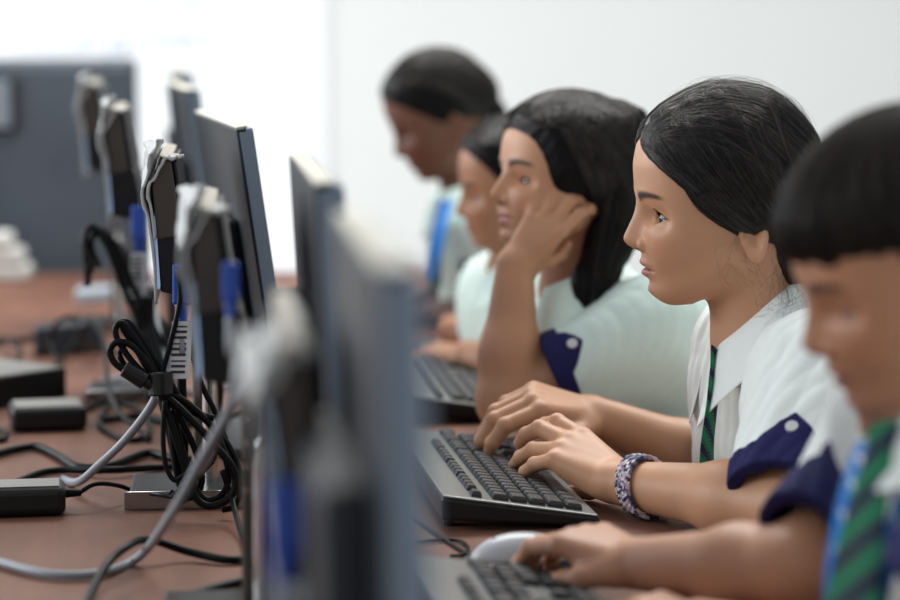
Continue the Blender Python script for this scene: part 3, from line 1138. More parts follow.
# ================================================================== the girl in focus
def girl_focus():
    st = dict(lid=(26, -19), mouth=.9, hair_box=((-150, -105, -180), (115, 105, 125)))
    fr = project_head((657, 219), 2.5, 3, 1, 0, 1.035)
    J = dict(neck=P(768, 352, 2.52), sl=P(826, 390, 2.41), sr=P(768, 392, 2.66), el=P(792, 508, 2.32), er=P(742, 474, 2.76),
             wl=P(619, 483, 2.50), wr=P(594, 416, 2.75), pelvis=V(.80, 2.55, .52), chest=.012)
    lh = dict(wrist=J['wl'], fwd=P(556, 440, 2.56) - J['wl'], normal=UP * .85 - FW * .5, thumb=-1, size=1.12,
              curls=[(6, 32, 14), (10, 34, 15), (28, 20, 10), (36, 18, 10)], thumb_pose=[(12, 14, -8), (28, 16, -24), (44, 8, -38), (60, -2, -46)])
    rh = dict(wrist=J['wr'], fwd=P(532, 399, 2.71) - J['wr'], normal=UP * .85 - FW * .45 + RT * .1, thumb=1, size=1.14,
              curls=[(38, 40, 22), (42, 42, 22), (44, 44, 25), (46, 40, 25)], thumb_pose=[(14, 20, -4), (32, 36, -8), (46, 44, -14), (60, 46, -22)])
    skin, lip = S(198, 148, 114), S(182, 112, 102)
    root, F, H, D = build_person('person', 'girl in sharp focus with a braided wrist bracelet, both hands typing on the keyboard', 'children at the computer desk', fr, st, skin, lip, J, [lh, rh], .00135, SHIRT, 3,
        {'l': (.96, .080, .058, .024, .030, -RT * .38 - FW * .9), 'r': (.78, .058, .052, .035, 0, UP)}, torso_w=.92, gaze=(1, .12, -.16))
    # hair
    hx = [-200, -60, -48, -38, -30, -20, -8, 2, 22, 45, 58, 78, 88, 95, 99, 130]
    hz = [-112, -112, -108, -100, -84, -64, -59, -53, -44, -28, -8, 7, 17, 26, 34, 55]
    def region(p):
        ay = np.abs(p[:, 1])
        z = np.interp(p[:, 0], hx, hz)
        z = z + 14 * gs(ay, 16) * ss(p[:, 0], 60, 90)
        return (p[:, 2] - z) * .75
    def thick(p):
        x, y, z = p.T
        return 6.0 + 5.0 * gs(np.abs(y) - 66, 26) * gs(z + 15, 38) * ss(100 - x, 0, 40) - 2 * ss(-x, 0, 60) + 1.5 * ss(z, 40, 90) + 13 * gs(x + 18, 22) * gs(z + 42, 16) * ss(np.abs(y), 40, 60)
    def post(p):
        x, y, z = p.T
        a = np.arctan2(z + 70, x + 60)
        return .55 * np.sin(a * 46 + .5 * np.sin(x * .05 + y * .08)) * gs(np.abs(y) - 60, 45) + .5 * np.sin(a * 21 + 1)
    def extra(p, d):
        d = smin(d, ell(p, (-52, 0, -86), (34, 46, 40)), 14)
        d = smin(d, ell(p, (-66, 0, -78), (28, 34, 30)), 16)
        return smin(d, cone(p, (-70, 0, -88), (-98, -14, -150), 24, 20), 12)
    hair = hair_cap(root, fr, st, region, thick, .0016, HAIR, extra, post=post)
    # strands: swept from the parting over the ear to the nape
    N = 7500
    s_ = rng.choice([1, 1, 1, -1], N)
    u = rng.beta(.9, 1.15, N)
    roots = np.stack([94 - 118 * u ** 1.0, s_ * (3 + 3 * rng.random(N)), np.full(N, 60.0)], 1)
    roots[:, 2] = 40 + 62 * np.sin(np.clip(u * 1.9, 0, 1) * 1.57)
    low = rng.random(N) < .45
    ctrl = np.stack([38 - 62 * u + rng.normal(0, 5, N), s_ * (92 + rng.normal(0, 4, N)), -38 + 84 * u + rng.normal(0, 5, N)], 1)
    ends = np.stack([-56 - 16 * rng.random(N), s_ * (20 + 22 * rng.random(N)), -66 - 26 * rng.random(N) + 18 * u], 1)
    hs = lambda p: hair(p)
    pa, ra = hair_strands(hs, roots, ctrl, ends, 18, lift=(.1, 2.4), r=.26, frizz=.7)
    # hairline strands start at the forehead edge
    n2 = 2200
    s2 = rng.choice([1, 1, -1], n2)
    t2 = rng.random(n2)
    rx = np.interp(t2, [0, .3, .6, .8, 1], [96, 84, 62, 44, 10]); rz = np.interp(rx, hx, hz)
    ry = np.interp(rx, [10, 44, 62, 84, 96], [66, 62, 55, 38, 14])
    roots2 = np.stack([rx - 2, s2 * ry, rz + 3.5 + 4 * rng.random(n2)], 1)
    ctrl2 = np.stack([rx - 45, s2 * (ry + 30), rz - 14 + 8 * rng.random(n2)], 1)
    ends2 = np.stack([-50 - 14 * rng.random(n2), s2 * (30 + 20 * rng.random(n2)), -74 - 18 * rng.random(n2)], 1)
    pb, rb = hair_strands(hs, roots2, ctrl2, ends2, 18, lift=(0, 2.4), r=.27, frizz=.7)
    # swept straight back from the forehead over the crown
    n4 = 5200
    s4 = rng.choice([1, 1, -1], n4)
    f4 = rng.random(n4) ** .8
    roots4 = np.stack([97 - 12 * f4, s4 * (1 + 40 * f4), 22 + 9 * (1 - f4) + 6 * rng.random(n4)], 1)
    h4 = rng.random(n4)
    ctrl4 = np.stack([30 - 30 * h4, s4 * (20 + 80 * h4), 150 - 95 * h4], 1)
    ends4 = np.stack([-84 + 20 * h4, s4 * (6 + 40 * h4), 5 - 78 * h4 + rng.normal(0, 6, n4)], 1)
    pf, rf = hair_strands(hs, roots4, ctrl4, ends4, 18, lift=(.1, 2.6), r=.25, frizz=.7)
    # flyaways over the crown
    n3 = 260
    s3 = rng.choice([1, -1], n3)
    x0 = rng.uniform(-60, 92, n3)
    roots3 = np.stack([x0, s3 * rng.uniform(0, 40, n3), np.full(n3, 90.)], 1)
    ctrl3 = roots3 + np.stack([-rng.uniform(10, 35, n3), s3 * 10, rng.uniform(-5, 15, n3)], 1)
    ends3 = roots3 + np.stack([-rng.uniform(40, 75, n3), s3 * 22, -rng.uniform(0, 30, n3)], 1)
    pc, rc = hair_strands(hs, roots3, ctrl3, ends3, 18, lift=(0, 1), r=.08, frizz=.3)
    arc = np.sin(np.linspace(0, 1, 18) * 2.6)[None, :, None] * rng.uniform(1.5, 9, (n3, 1, 1))
    c0 = V(5, 0, -5); dirs = pc - c0; dirs /= np.linalg.norm(dirs, axis=2, keepdims=True)
    pc = pc + dirs * arc
    # fine loose curls beside the ear and on the collar
    pd = []
    for k in range(34):
        x0, z0 = rng.uniform(-45, 14), rng.uniform(-60, -48)
        a = V(x0, 64 + 3 * rng.random(), z0)
        b = a + V(rng.uniform(-10, 18), rng.uniform(-8, 2), -rng.uniform(15, 40))
        c = b + V(rng.uniform(-25, -2), rng.uniform(-8, 4), -rng.uniform(5, 35))
        q = spline([a, a + (b - a) * .5 + rng.normal(0, 4, 3), b, c], 6)[:18]
        if len(q) < 18: q = np.concatenate([q, np.repeat(q[-1:], 18 - len(q), 0) + np.linspace(0, 1, 18 - len(q))[:, None]])
        pd.append(q)
    pd = np.array(pd); rd = np.full((len(pd), 18), .07)
    # long strands lying from the nape down over the collar
    pe = []
    for k in range(70):
        a = V(-45 + rng.normal(0, 6), 44 + rng.normal(0, 6), -84 + rng.normal(0, 6))
        b = V(-50 + rng.normal(0, 14), 62 + rng.normal(0, 5), -112 + rng.normal(0, 8))
        c = V(-36 + rng.normal(0, 16), 72 + rng.normal(0, 5), -132 + rng.normal(0, 9))
        q = spline([a, b, c], 9)[:18]
        pe.append(q)
    pe = np.array(pe); re = np.full((len(pe), pe.shape[1]), .075)
    allp = np.concatenate([pa, pb, pc, pd, pe, pf]); allr = np.concatenate([ra, rb, rc, rd, re, rf])
    strand_obj(root, fr, allp, allr)
    # eyelashes and brow hairs
    ls = []
    e = EYE
    for i in range(46):
        yy = -11 + 23.5 * i / 45
        arch = 1 - (abs(yy + .5) / 12.6) ** 2.2
        el = math.radians(26 * arch)
        r_ = 13.2
        xz = math.sqrt(max(r_ ** 2 - yy ** 2, 1))
        a = e + V(xz * math.cos(el) - .6, yy, xz * math.sin(el))
        L = 6.5 * (.65 + .5 * i / 45)
        b = a + V(.75, .12 + .02 * yy, -.18) * L * .5
        c = a + V(1.15, .25 + .035 * yy, .32) * L * .8
        ls.append(spline([a, b, c], 4))
    ls = np.array(ls)
    rr = np.linspace(.22, .05, ls.shape[1])[None] * np.ones((len(ls), 1))
    v, q = tubes(toW(ls.reshape(-1, 3), fr).reshape(ls.shape), rr * .001, 3)
    mesh_obj('eyelashes', v, q, HAIR, root, True, True)
    # collar
    cf = P(719, 344, 2.52); cb = P(792, 276, 2.54)
    front = cf - cb; cc = (cf + cb) / 2
    upn = np.cross(-FW, front); upn = upn if upn[2] > 0 else -upn
    collar(root, SHIRT, cc, front, -FW, upn, np.linalg.norm(front) / 2, .056,
           lambda a: .052 + .014 * math.exp(-((a - .25) / .40) ** 2) - .004 * a, lambda a: .030 + .030 * math.sin(min(a, math.pi / 2)) , gap=.42,
           label='wide white shirt collar')
    tie_ribbon('tie', [P(717, 352, 2.49), P(715, 372, 2.475), P(712, 405, 2.46), P(707, 450, 2.455), P(707, 500, 2.46)], -FW * .9 - RT * .5, [.026, .022, .027, .034, .042], root, .005, .026, .2, 'green and navy striped tie')
    # bracelet
    ax = J['el'] - J['wl']; ax /= np.linalg.norm(ax)
    bc = J['wl'] + ax * .036
    B = Field()
    def ring(p):
        rel = p - bc
        al = rel @ (ax * .94 + UP * .2)
        rd = rel - (rel @ ax)[:, None] * ax
        rn = np.linalg.norm(rd, axis=1)
        rr = .0300
        wv = .0008 * np.sin(al * 900) * np.sin(np.arctan2(rd @ UP, rd @ FW) * 30)
        return smax(np.abs(rn - rr) - .0024 - wv, np.abs(al) - .0090, .002) * .8
    B.add(ring, bc - .05, bc + .05, 0)
    v, q = B.mesh(.0009)
    rel = v - bc; al = rel @ (ax * .94 + UP * .2); an = np.arctan2(rel @ UP, rel @ FW)
    r2 = np.random.default_rng(5)
    pal = np.array([S(40, 44, 74), S(206, 190, 200), S(120, 128, 150), S(178, 140, 160), S(60, 60, 96), S(225, 220, 222)])
    cell = (np.floor((an / 6.283 * 46) + .5 * (np.floor(al / .0021) % 2)).astype(int) * 31 + np.floor(al / .0021).astype(int) * 17) % 97
    cols = pal[(r2.integers(0, 6, 97))[cell]]
    mesh_obj('bracelet', v, q, TIE, root, True, True, cols)['label'] = 'braided bracelet in navy, pink and white'
    return root, fr, hair


g2 = girl_focus()
def cap_strands(root, fr, hair, N, rootf, ctrlf, endf, **kw):
    u = rng.random(N); s_ = rng.choice([1, 1, -1], N)
    pa, ra = hair_strands(hair, rootf(u, s_), ctrlf(u, s_), endf(u, s_), 12, **kw)
    strand_obj(root, fr, pa, ra)


# ================================================================== the boy nearest to the camera
def boy():
    st = dict(lid=(-5, -15), mouth=1.0, nose_w=1.12, cheek=4.0, nose=.92, hair_box=((-120, -105, -90), (125, 105, 125)), wr=.0016)
    R, o, s = project_head((838, 312), 1.80, 6, -14, 0, .98)
    fr = (R, o, s)
    J = dict(neck=P(935, 420, 1.84), sl=P(1050, 520, 1.62), sr=P(905, 455, 2.02), el=P(900, 690, 1.62), er=P(800, 572, 1.93),
             wl=P(700, 628, 1.93), wr=P(640, 564, 2.08), pelvis=V(.80, 1.84, .52), chest=.005)
    rh = dict(wrist=J['wr'], fwd=P(578, 537, 2.13) - J['wr'], normal=UP * .9 - FW * .35, thumb=1, size=1.0,
              curls=[(22, 34, 18), (26, 34, 18), (28, 36, 18), (32, 36, 18)], thumb_pose=[(14, 20, -6), (36, 34, -14), (54, 38, -22), (70, 34, -28)])
    lh = dict(wrist=J['wl'], fwd=P(640, 610, 1.99) - J['wl'], normal=UP * .9 - FW * .35, thumb=-1, size=1.0,
              curls=[(14, 34, 18), (18, 36, 18), (22, 36, 18), (26, 36, 18)], thumb_pose=THUMB_RELAX)
    skin, lip = S(190, 136, 104), S(160, 92, 82)
    root, F, H, D = build_person('person', 'boy with a short dark fringe looking down, blue lanyard beside his striped tie', 'children at the computer desk', fr, st, skin, lip, J, [lh, rh], .0020, SHIRT, 11,
        {'l': (.6, .075, .062, .04, 0, UP), 'r': (.82, .060, .054, .034, 0, UP)}, torso_w=.80, gaze=(1, .1, -.75))
    hx = [-200, -70, -50, -30, -18, -6, 4, 12, 24, 40, 60, 80, 100, 130]
    hz = [-72, -72, -62, -34, -22, -20, -34, -40, -22, -4, -4, -4, -2, -2]
    def region(p):
        x, y, z = p.T
        zz = np.interp(x, hx, hz) + 4 * np.sin(y * .35 + x * .1) * ss(x, 30, 60)
        return (z - zz) * .8
    def thick(p):
        x, y, z = p.T
        return 6.0 + 5 * ss(z, 30, 90) - 2 * ss(-z, -20, 30)
    def post(p):
        x, y, z = p.T
        return .8 * np.sin(np.arctan2(y, x + 20) * 40 + z * .04) * ss(95 - z, 0, 40)
    hair = hair_cap(root, fr, st, region, thick, .0022, HAIR_BROWN, post=post, k=8)
    N = 5200
    a = rng.uniform(-math.pi, math.pi, N)
    cr = V(-30, 0, 100)
    roots = np.stack([-30 + rng.normal(0, 6, N), rng.normal(0, 6, N), np.full(N, 110.)], 1)
    ex = 30 + 90 * np.cos(a); ey = 78 * np.sin(a)
    ez = np.interp(ex, hx, hz) + 2 - 20 * rng.random(N) ** 1.5
    ends = np.stack([ex, ey, ez], 1)
    ctrl = np.stack([ex * 1.0 + 15, ey * 1.05, np.full(N, 105.)], 1)
    pa, ra = hair_strands(hair, roots, ctrl, ends, 14, lift=(-.1, 2.6), r=.3, frizz=.5, center=V(15, 0, -5))
    strand_obj(root, fr, pa, ra, (.010, .007, .006), (.06, .038, .028))
    cf, cb = P(880, 432, 1.78), P(985, 395, 1.92)
    front = cf - cb
    upn = np.cross(-FW, front); upn = upn if upn[2] > 0 else -upn
    collar(root, SHIRT, (cf + cb) / 2, front, -FW, upn, np.linalg.norm(front) / 2, .060,
           lambda a: .036, lambda a: .026 + .028 * math.sin(min(a, 1.5)), gap=.45, label='white shirt collar')
    sd = -FW * .75 + RT * .65
    tie_ribbon('tie', [P(884, 424, 1.745), P(880, 448, 1.735), P(869, 500, 1.72), P(858, 560, 1.71), P(848, 640, 1.705)], sd, [.030, .024, .034, .044, .052], root, .007, .036, .1, 'green and navy striped tie')
    # lanyard: two bands meeting below
    for k, (pts) in enumerate(([P(868, 440, 1.80), P(852, 490, 1.76), P(838, 560, 1.735), P(834, 640, 1.73)], [P(912, 452, 1.75), P(906, 500, 1.72), P(886, 560, 1.715), P(868, 640, 1.72)])):
        path = spline(pts, 14)
        t = np.gradient(path, axis=0); t /= np.linalg.norm(t, axis=1, keepdims=True)
        s2 = sd - (t @ sd)[:, None] * t; s2 /= np.linalg.norm(s2, axis=1, keepdims=True)
        w = .010
        vs = np.concatenate([path - s2 * w, path + s2 * w])
        n = len(path)
        fs = [(i, i + 1, n + i + 1, n + i) for i in range(n - 1)]
        b = mesh_obj('lanyard', vs, fs, LANYARD, root, True, True)
        b['label'] = 'bright blue lanyard band'
        m = b.modifiers.new('solid', 'SOLIDIFY'); m.thickness = .0014; m.offset = 0
        nm = np.cross(t, s2)
        mb = MB()
        for i in range(6, n - 4, 7):
            c = path[i]; nn = nm[i] if nm[i] @ (CAM - c) > 0 else -nm[i]
            q = [c + nn * .0012 + s2[i] * a_ * .006 + t[i] * b_ * .006 for a_, b_ in ((-1, -1), (-.2, -1), (1, .9), (.2, 1))]
            mb.add(q, [(0, 1, 2, 3)])
        mb.build('lanyard_print', LANYARD_MARK, b, world=True)
    return root


HAIR_BROWN = hair_mat('dark_brown_hair', (.012, .008, .006), (.03, .02, .016))


# ================================================================== the girl resting her cheek on her hand
def girl_cheek():
    st = dict(lid=(21, -15), mouth=1.5, smile=.45, teeth=True, cheek=3.5, ears=False, hair_box=((-140, -120, -230), (120, 120, 125)))
    fr = project_head((523, 183), 2.98, 20, 11, -3, .92)
    J = dict(neck=P(583, 292, 3.03), sl=P(668, 338, 2.90), sr=P(590, 318, 3.16), el=P(507, 400, 2.90), er=P(655, 410, 3.2),
             wl=P(515, 266, 2.905), wr=P(640, 470, 3.10), pelvis=V(.84, 3.08, .52))
    lh = dict(wrist=J['wl'], fwd=RT * .60 + UP * .80 - FW * .04, normal=-FW * .93 - RT * .30 + UP * .12, thumb=-1, size=.90,
              curls=[(22, 34, 30), (24, 40, 34), (28, 44, 36), (34, 46, 36)], thumb_pose=[(14, 12, -8), (30, 26, -24), (48, 30, -34), (64, 28, -40)], splay=(4, -4, -12, -20))
    rh = dict(wrist=J['wr'], fwd=-RT, normal=UP, thumb=1, size=.9, curls=[(10, 30, 15)] * 4, thumb_pose=THUMB_RELAX)
    skin, lip = S(198, 146, 112), S(188, 112, 102)
    root, F, H, D = build_person('person', 'girl with long black hair over her shoulder resting her cheek on one hand', 'children at the computer desk', fr, st, skin, lip, J, [lh, rh], .0017, SHIRT_MINT, 21,
        {'l': (.70, .078, .050, .022, .024, UP * .5 - FW * .7), 'r': (.6, .065, .06, .03, 0, UP)}, gaze=(1, .30, -.08))
    hx = [-200, -70, -50, -36, -24, -12, 2, 22, 40, 56, 72, 86, 97, 130]
    hz = [-125, -125, -110, -92, -74, -64, -58, -48, -36, -18, 2, 14, 24, 50]
    def region(p):
        x, y, z = p.T
        side = ss(y, 5, 60)
        zz = np.interp(x, hx, hz) - 0 * side
        zz = zz - 14 * gs(x - 46, 22) * ss(y, 25, 55)
        return (z - zz) * .75
    def thick(p):
        x, y, z = p.T
        return 8 + 7 * gs(np.abs(y) - 66, 28) * gs(z + 10, 45) + 2 * ss(z, 40, 90)
    def post(p):
        x, y, z = p.T
        return 1.0 * np.sin((x * .9 + z * .25 + y * .2) * .22) * ss(40 - z, 0, 60) + .5 * np.sin(x * .55 + z * .1)
    def extra(p, d):
        # long loose hair falling behind the cheek and over the shoulder
        a = cone(p, (-44, 30, 55), (-62, 44, -60), 34, 32, ((0, 1, 0), .9))
        b = cone(p, (-58, 46, -60), (-32, 62, -160), 36, 29, ((0, 1, 0), 1.2))
        c = cone(p, (-32, 62, -160), (-14, 66, -200), 28, 9)
        a = smin(smin(a, b, 12), c, 8)
        a = a + 1.3 * np.sin(p[:, 0] * .42 + .6 * np.sin(p[:, 2] * .03))
        return smin(d, a, 10)
    hair = hair_cap(root, fr, st, region, thick, .0022, HAIR, extra, post=post, k=6)
    pa, ra = sweep_back(fr, hair, 3000, 20, 97, 20, r=.36, lift=(.2, 3.2))
    strand_obj(root, fr, pa, ra)
    def rf(u, s_): return np.stack([88 - 120 * u, s_ * 4 + 0 * u, 92 + 0 * u], 1)
    def cf_(u, s_): return np.stack([44 - 70 * u, s_ * 92, 0 + 40 * u], 1)
    def ef(u, s_): return np.stack([-40 - 20 * u, s_ * (66 + 0 * u), -50 - 30 * rng.random(len(u))], 1)
    cap_strands(root, fr, hair, 6000, rf, cf_, ef, lift=(0, 2.4), r=.3, frizz=.5)
    # falling strands
    P_ = []
    for i in range(700):
        x0 = rng.uniform(-88, -18)
        P_.append(spline([V(x0 * .7 - 10, 52 + rng.normal(0, 5), 60), V(x0, 72 + rng.normal(0, 4), 0), V(x0 * .85 - 6, 76 + rng.normal(0, 4), -70), V(x0 * .5 - 12, 82 + rng.normal(0, 4), -130), V(x0 * .32 - 16, 80 + rng.normal(0, 5), -176 - rng.random() * 10)], 4))
    P_ = np.array(P_)
    strand_obj(root, fr, P_, np.full(P_.shape[:2], .22))
    cf, cb = P(549, 288, 2.98), P(612, 262, 3.05)
    front = cf - cb
    upn = np.cross(-FW, front); upn = upn if upn[2] > 0 else -upn
    collar(root, SHIRT_MINT, (cf + cb) / 2, front, -FW, upn, np.linalg.norm(front) / 2, .055,
           lambda a: .050 + .030 * math.exp(-((a - .35) / .45) ** 2), lambda a: .028 + .026 * math.sin(min(a, 1.5)), gap=.2, label='mint shirt collar')
    tie_ribbon('tie', [P(552, 300, 2.955), P(552, 322, 2.945), P(551, 350, 2.94), P(551, 380, 2.94)], -FW * .8 + RT * .5, [.028, .024, .030, .034], root, .005, .026, .3, 'dark green striped tie')
    return root


# ================================================================== the two girls at the far end
def girl_behind():
    st = dict(lid=(14, -14), smile=.5, cheek=4.5, nose_w=1.15, hair_box=((-130, -105, -110), (120, 105, 125)))
    fr = project_head((476, 199), 3.48, 8, -2, 0, .86)
    J = dict(neck=P(522, 275, 3.52), sl=P(545, 312, 3.38), sr=P(520, 305, 3.65), el=P(548, 372, 3.34), er=P(505, 335, 3.72),
             wl=P(468, 356, 3.42), wr=P(450, 330, 3.76), pelvis=V(.80, 3.55, .52))
    lh = dict(wrist=J['wl'], fwd=P(430, 352, 3.46) - J['wl'], normal=UP * .9 - FW * .3, thumb=-1, size=.95, curls=[(16, 24, 14)] * 4, thumb_pose=THUMB_RELAX)
    skin, lip = S(174, 124, 94), S(160, 90, 80)
    root, F, H, D = build_person('person', 'smiling girl half hidden behind the girl resting her cheek, hand on black mouse', 'children at the computer desk', fr, st, skin, lip, J, [lh], .0024, SHIRT_MINT, 31,
        {'l': (.55, .070, .060, .03, 0, UP), 'r': (.5, .065, .06, .03, 0, UP)}, gaze=(1, .0, -.3))
    hx = [-200, -50, -30, -10, 10, 40, 70, 97, 130]
    hz = [-70, -70, -50, -40, -34, -16, 14, 40, 50]
    region = lambda p: (p[:, 2] - np.interp(p[:, 0], hx, hz)) * .75
    hair = hair_cap(root, fr, st, region, lambda p: 9 + 0 * p[:, 0], .003, HAIR, lambda p, d: smin(d, cone(p, (-70, 0, -50), (-90, 0, -120), 26, 14), 12))
    pa, ra = sweep_back(fr, hair, 1600, 44, r=.4)
    strand_obj(root, fr, pa, ra)
    cf, cb = P(498, 268, 3.50), P(545, 252, 3.56); front = cf - cb
    upn = np.cross(-FW, front); upn = upn if upn[2] > 0 else -upn
    collar(root, SHIRT_MINT, (cf + cb) / 2, front, -FW, upn, np.linalg.norm(front) / 2, .055, lambda a: .05, lambda a: .04, gap=.2)
    return root


def girl_far():
    st = dict(lid=(6, -14), cheek=3.5, nose_w=1.15, nose=.9, hair_box=((-150, -105, -130), (120, 105, 125)))
    fr = project_head((408, 138), 4.02, 6, -19, 0, .95)
    J = dict(neck=P(474, 196, 4.06), sl=P(505, 232, 3.92), sr=P(470, 228, 4.22), el=P(512, 318, 3.92), er=P(492, 300, 4.26),
             wl=P(432, 314, 4.04), wr=P(420, 296, 4.22), pelvis=V(.78, 4.1, .52))
    lh = dict(wrist=J['wl'], fwd=-RT, normal=UP, thumb=-1, size=1.0, curls=[(14, 30, 15)] * 4, thumb_pose=THUMB_RELAX)
    rh = dict(wrist=J['wr'], fwd=-RT, normal=UP, thumb=1, size=1.0, curls=[(14, 30, 15)] * 4, thumb_pose=THUMB_RELAX)
    skin, lip = S(116, 76, 58), S(100, 58, 52)
    root, F, H, D = build_person('person', 'farthest girl with tied back hair and a pale hair band, head bowed to the screen', 'children at the computer desk', fr, st, skin, lip, J, [lh, rh], .0028, SHIRT_MINT, 41,
        {'l': (.5, .070, .060, .03, 0, UP), 'r': (.5, .065, .06, .03, 0, UP)}, gaze=(1, .0, -.6))
    hx = [-200, -60, -40, -22, -10, 6, 20, 40, 70, 97, 130]
    hz = [-70, -70, -50, -40, -30, -40, -34, -16, 10, 30, 40]
    region = lambda p: (p[:, 2] - np.interp(p[:, 0], hx, hz)) * .75
    hair = hair_cap(root, fr, st, region, lambda p: 6 + 2 * ss(p[:, 2], 20, 80), .003, HAIR, lambda p, d: smin(smin(d, cone(p, (-78, 0, -52), (-84, 6, -110), 26, 20), 6), ell(p, (-66, 0, -10), (34, 46, 44)), 10))
    pa, ra = sweep_back(fr, hair, 1600, 34, r=.4)
    strand_obj(root, fr, pa, ra)
    mb = Field()
    c0 = toL(P(487, 126, 4.04), fr)
    def scr(p):
        q = toL(p, fr) - c0
        ax = V(-.8, 0, -.6)
        al = q @ ax; rd = np.linalg.norm(q - al[:, None] * ax, axis=1)
        return (np.sqrt((rd - 27) ** 2 + al ** 2) - 10 + 1.0 * np.sin(np.arctan2(q[:, 1], q @ V(.6, 0, -.8)) * 14)) * fr[2] * .8
    w = toW(c0, fr)
    mb.add(scr, w - .05, w + .05, 0)
    v, q = mb.mesh(.002)
    mesh_obj('hair_band', v, q, mat('pale_hair_band', S(196, 204, 200), .8), root, True, True)['label'] = 'pale grey fabric hair band'
    cf, cb = P(440, 196, 4.02), P(492, 180, 4.10); front = cf - cb
    upn = np.cross(-FW, front); upn = upn if upn[2] > 0 else -upn
    collar(root, SHIRT_MINT, (cf + cb) / 2, front, -FW, upn, np.linalg.norm(front) / 2, .058, lambda a: .06, lambda a: .04, gap=.2)
    tie_ribbon('tie', [P(440, 205, 3.97), P(437, 240, 3.95), P(432, 290, 3.94)], -FW * .8 + RT * .5, [.026, .034, .044], root, .006, .03, 0, 'dark striped tie')
    path = spline([P(446, 200, 3.96), P(440, 225, 3.92), P(434, 255, 3.90), P(428, 280, 3.90)], 8)
    s2 = -FW * .6 + RT * .8; n = len(path)
    vs = np.concatenate([path - s2 * .014, path + s2 * .014])
    b = mesh_obj('lanyard', vs, [(i, i + 1, n + i + 1, n + i) for i in range(n - 1)], LANYARD, root, True, True)
    b.modifiers.new('solid', 'SOLIDIFY').thickness = .0015
    return root


boy(); girl_cheek(); girl_behind(); girl_far()
# ================================================================== monitors
SLATE = mat('slate_plastic', S(118, 135, 153), .38, spec=.5)
DARKP = mat('charcoal_plastic', S(40, 44, 50), .5, spec=.25)
bump(DARKP, 900, .15, .0005)
BLACKP = mat('black_plastic', (.008, .008, .009), .38, spec=.3)
CREAM = mat('cream_lit_plastic', S(212, 208, 192), .6)  # pale colour paints the light caught by the monitors' upward edges
TAN = mat('tan_lit_plastic', S(168, 160, 146), .6)  # darker version of that painted light, for the small monitors
BROWNP = mat('brown_black_plastic', S(66, 58, 52), .5)
SCREEN = mat('monitor_screen', (.01, .012, .02), .15)
_b = SCREEN.node_tree.nodes['Principled BSDF']
_b.inputs['Emission Color'].default_value = (.35, .5, .75, 1)
_b.inputs['Emission Strength'].default_value = .5
FILM = mat('silver_plastic_film', S(176, 178, 178), .3, spec=.5)
bump(FILM, 45, .5, .006)
CHROME = mat('dull_chrome', (.55, .55, .54), .22, 1.0)
GLOSS = mat('smoked_gloss_plastic', (.06, .06, .065), .08, spec=.9)
BLUE = mat('blue_plug_plastic', S(18, 70, 170), .4)
LABEL = mat('white_label_paper', S(205, 208, 214), .6)
INK = mat('black_ink', (.02, .02, .02), .6)
GREYC = mat('grey_cable', S(130, 135, 143), .45)
BLACKC = mat('black_cable', (.004, .004, .005), .4, spec=.12)


def hexa(mb, o, a, b, c, mi=0):
    """box spanned by three edge vectors from o"""
    vs = [o + i * a + j * b + k * c for k in (0, 1) for j in (0, 1) for i in (0, 1)]
    if np.cross(a, b) @ c < 0: vs = [vs[i] for i in (1, 0, 3, 2, 5, 4, 7, 6)]
    mb.add(vs, [(0, 2, 3, 1), (4, 5, 7, 6), (0, 1, 5, 4), (2, 6, 7, 3), (0, 4, 6, 2), (1, 3, 7, 5)])
    return mb


def bev(o, w=.002, seg=2):
    m = o.modifiers.new('bevel', 'BEVEL'); m.width = w; m.segments = seg; m.limit_method = 'ANGLE'
    return o


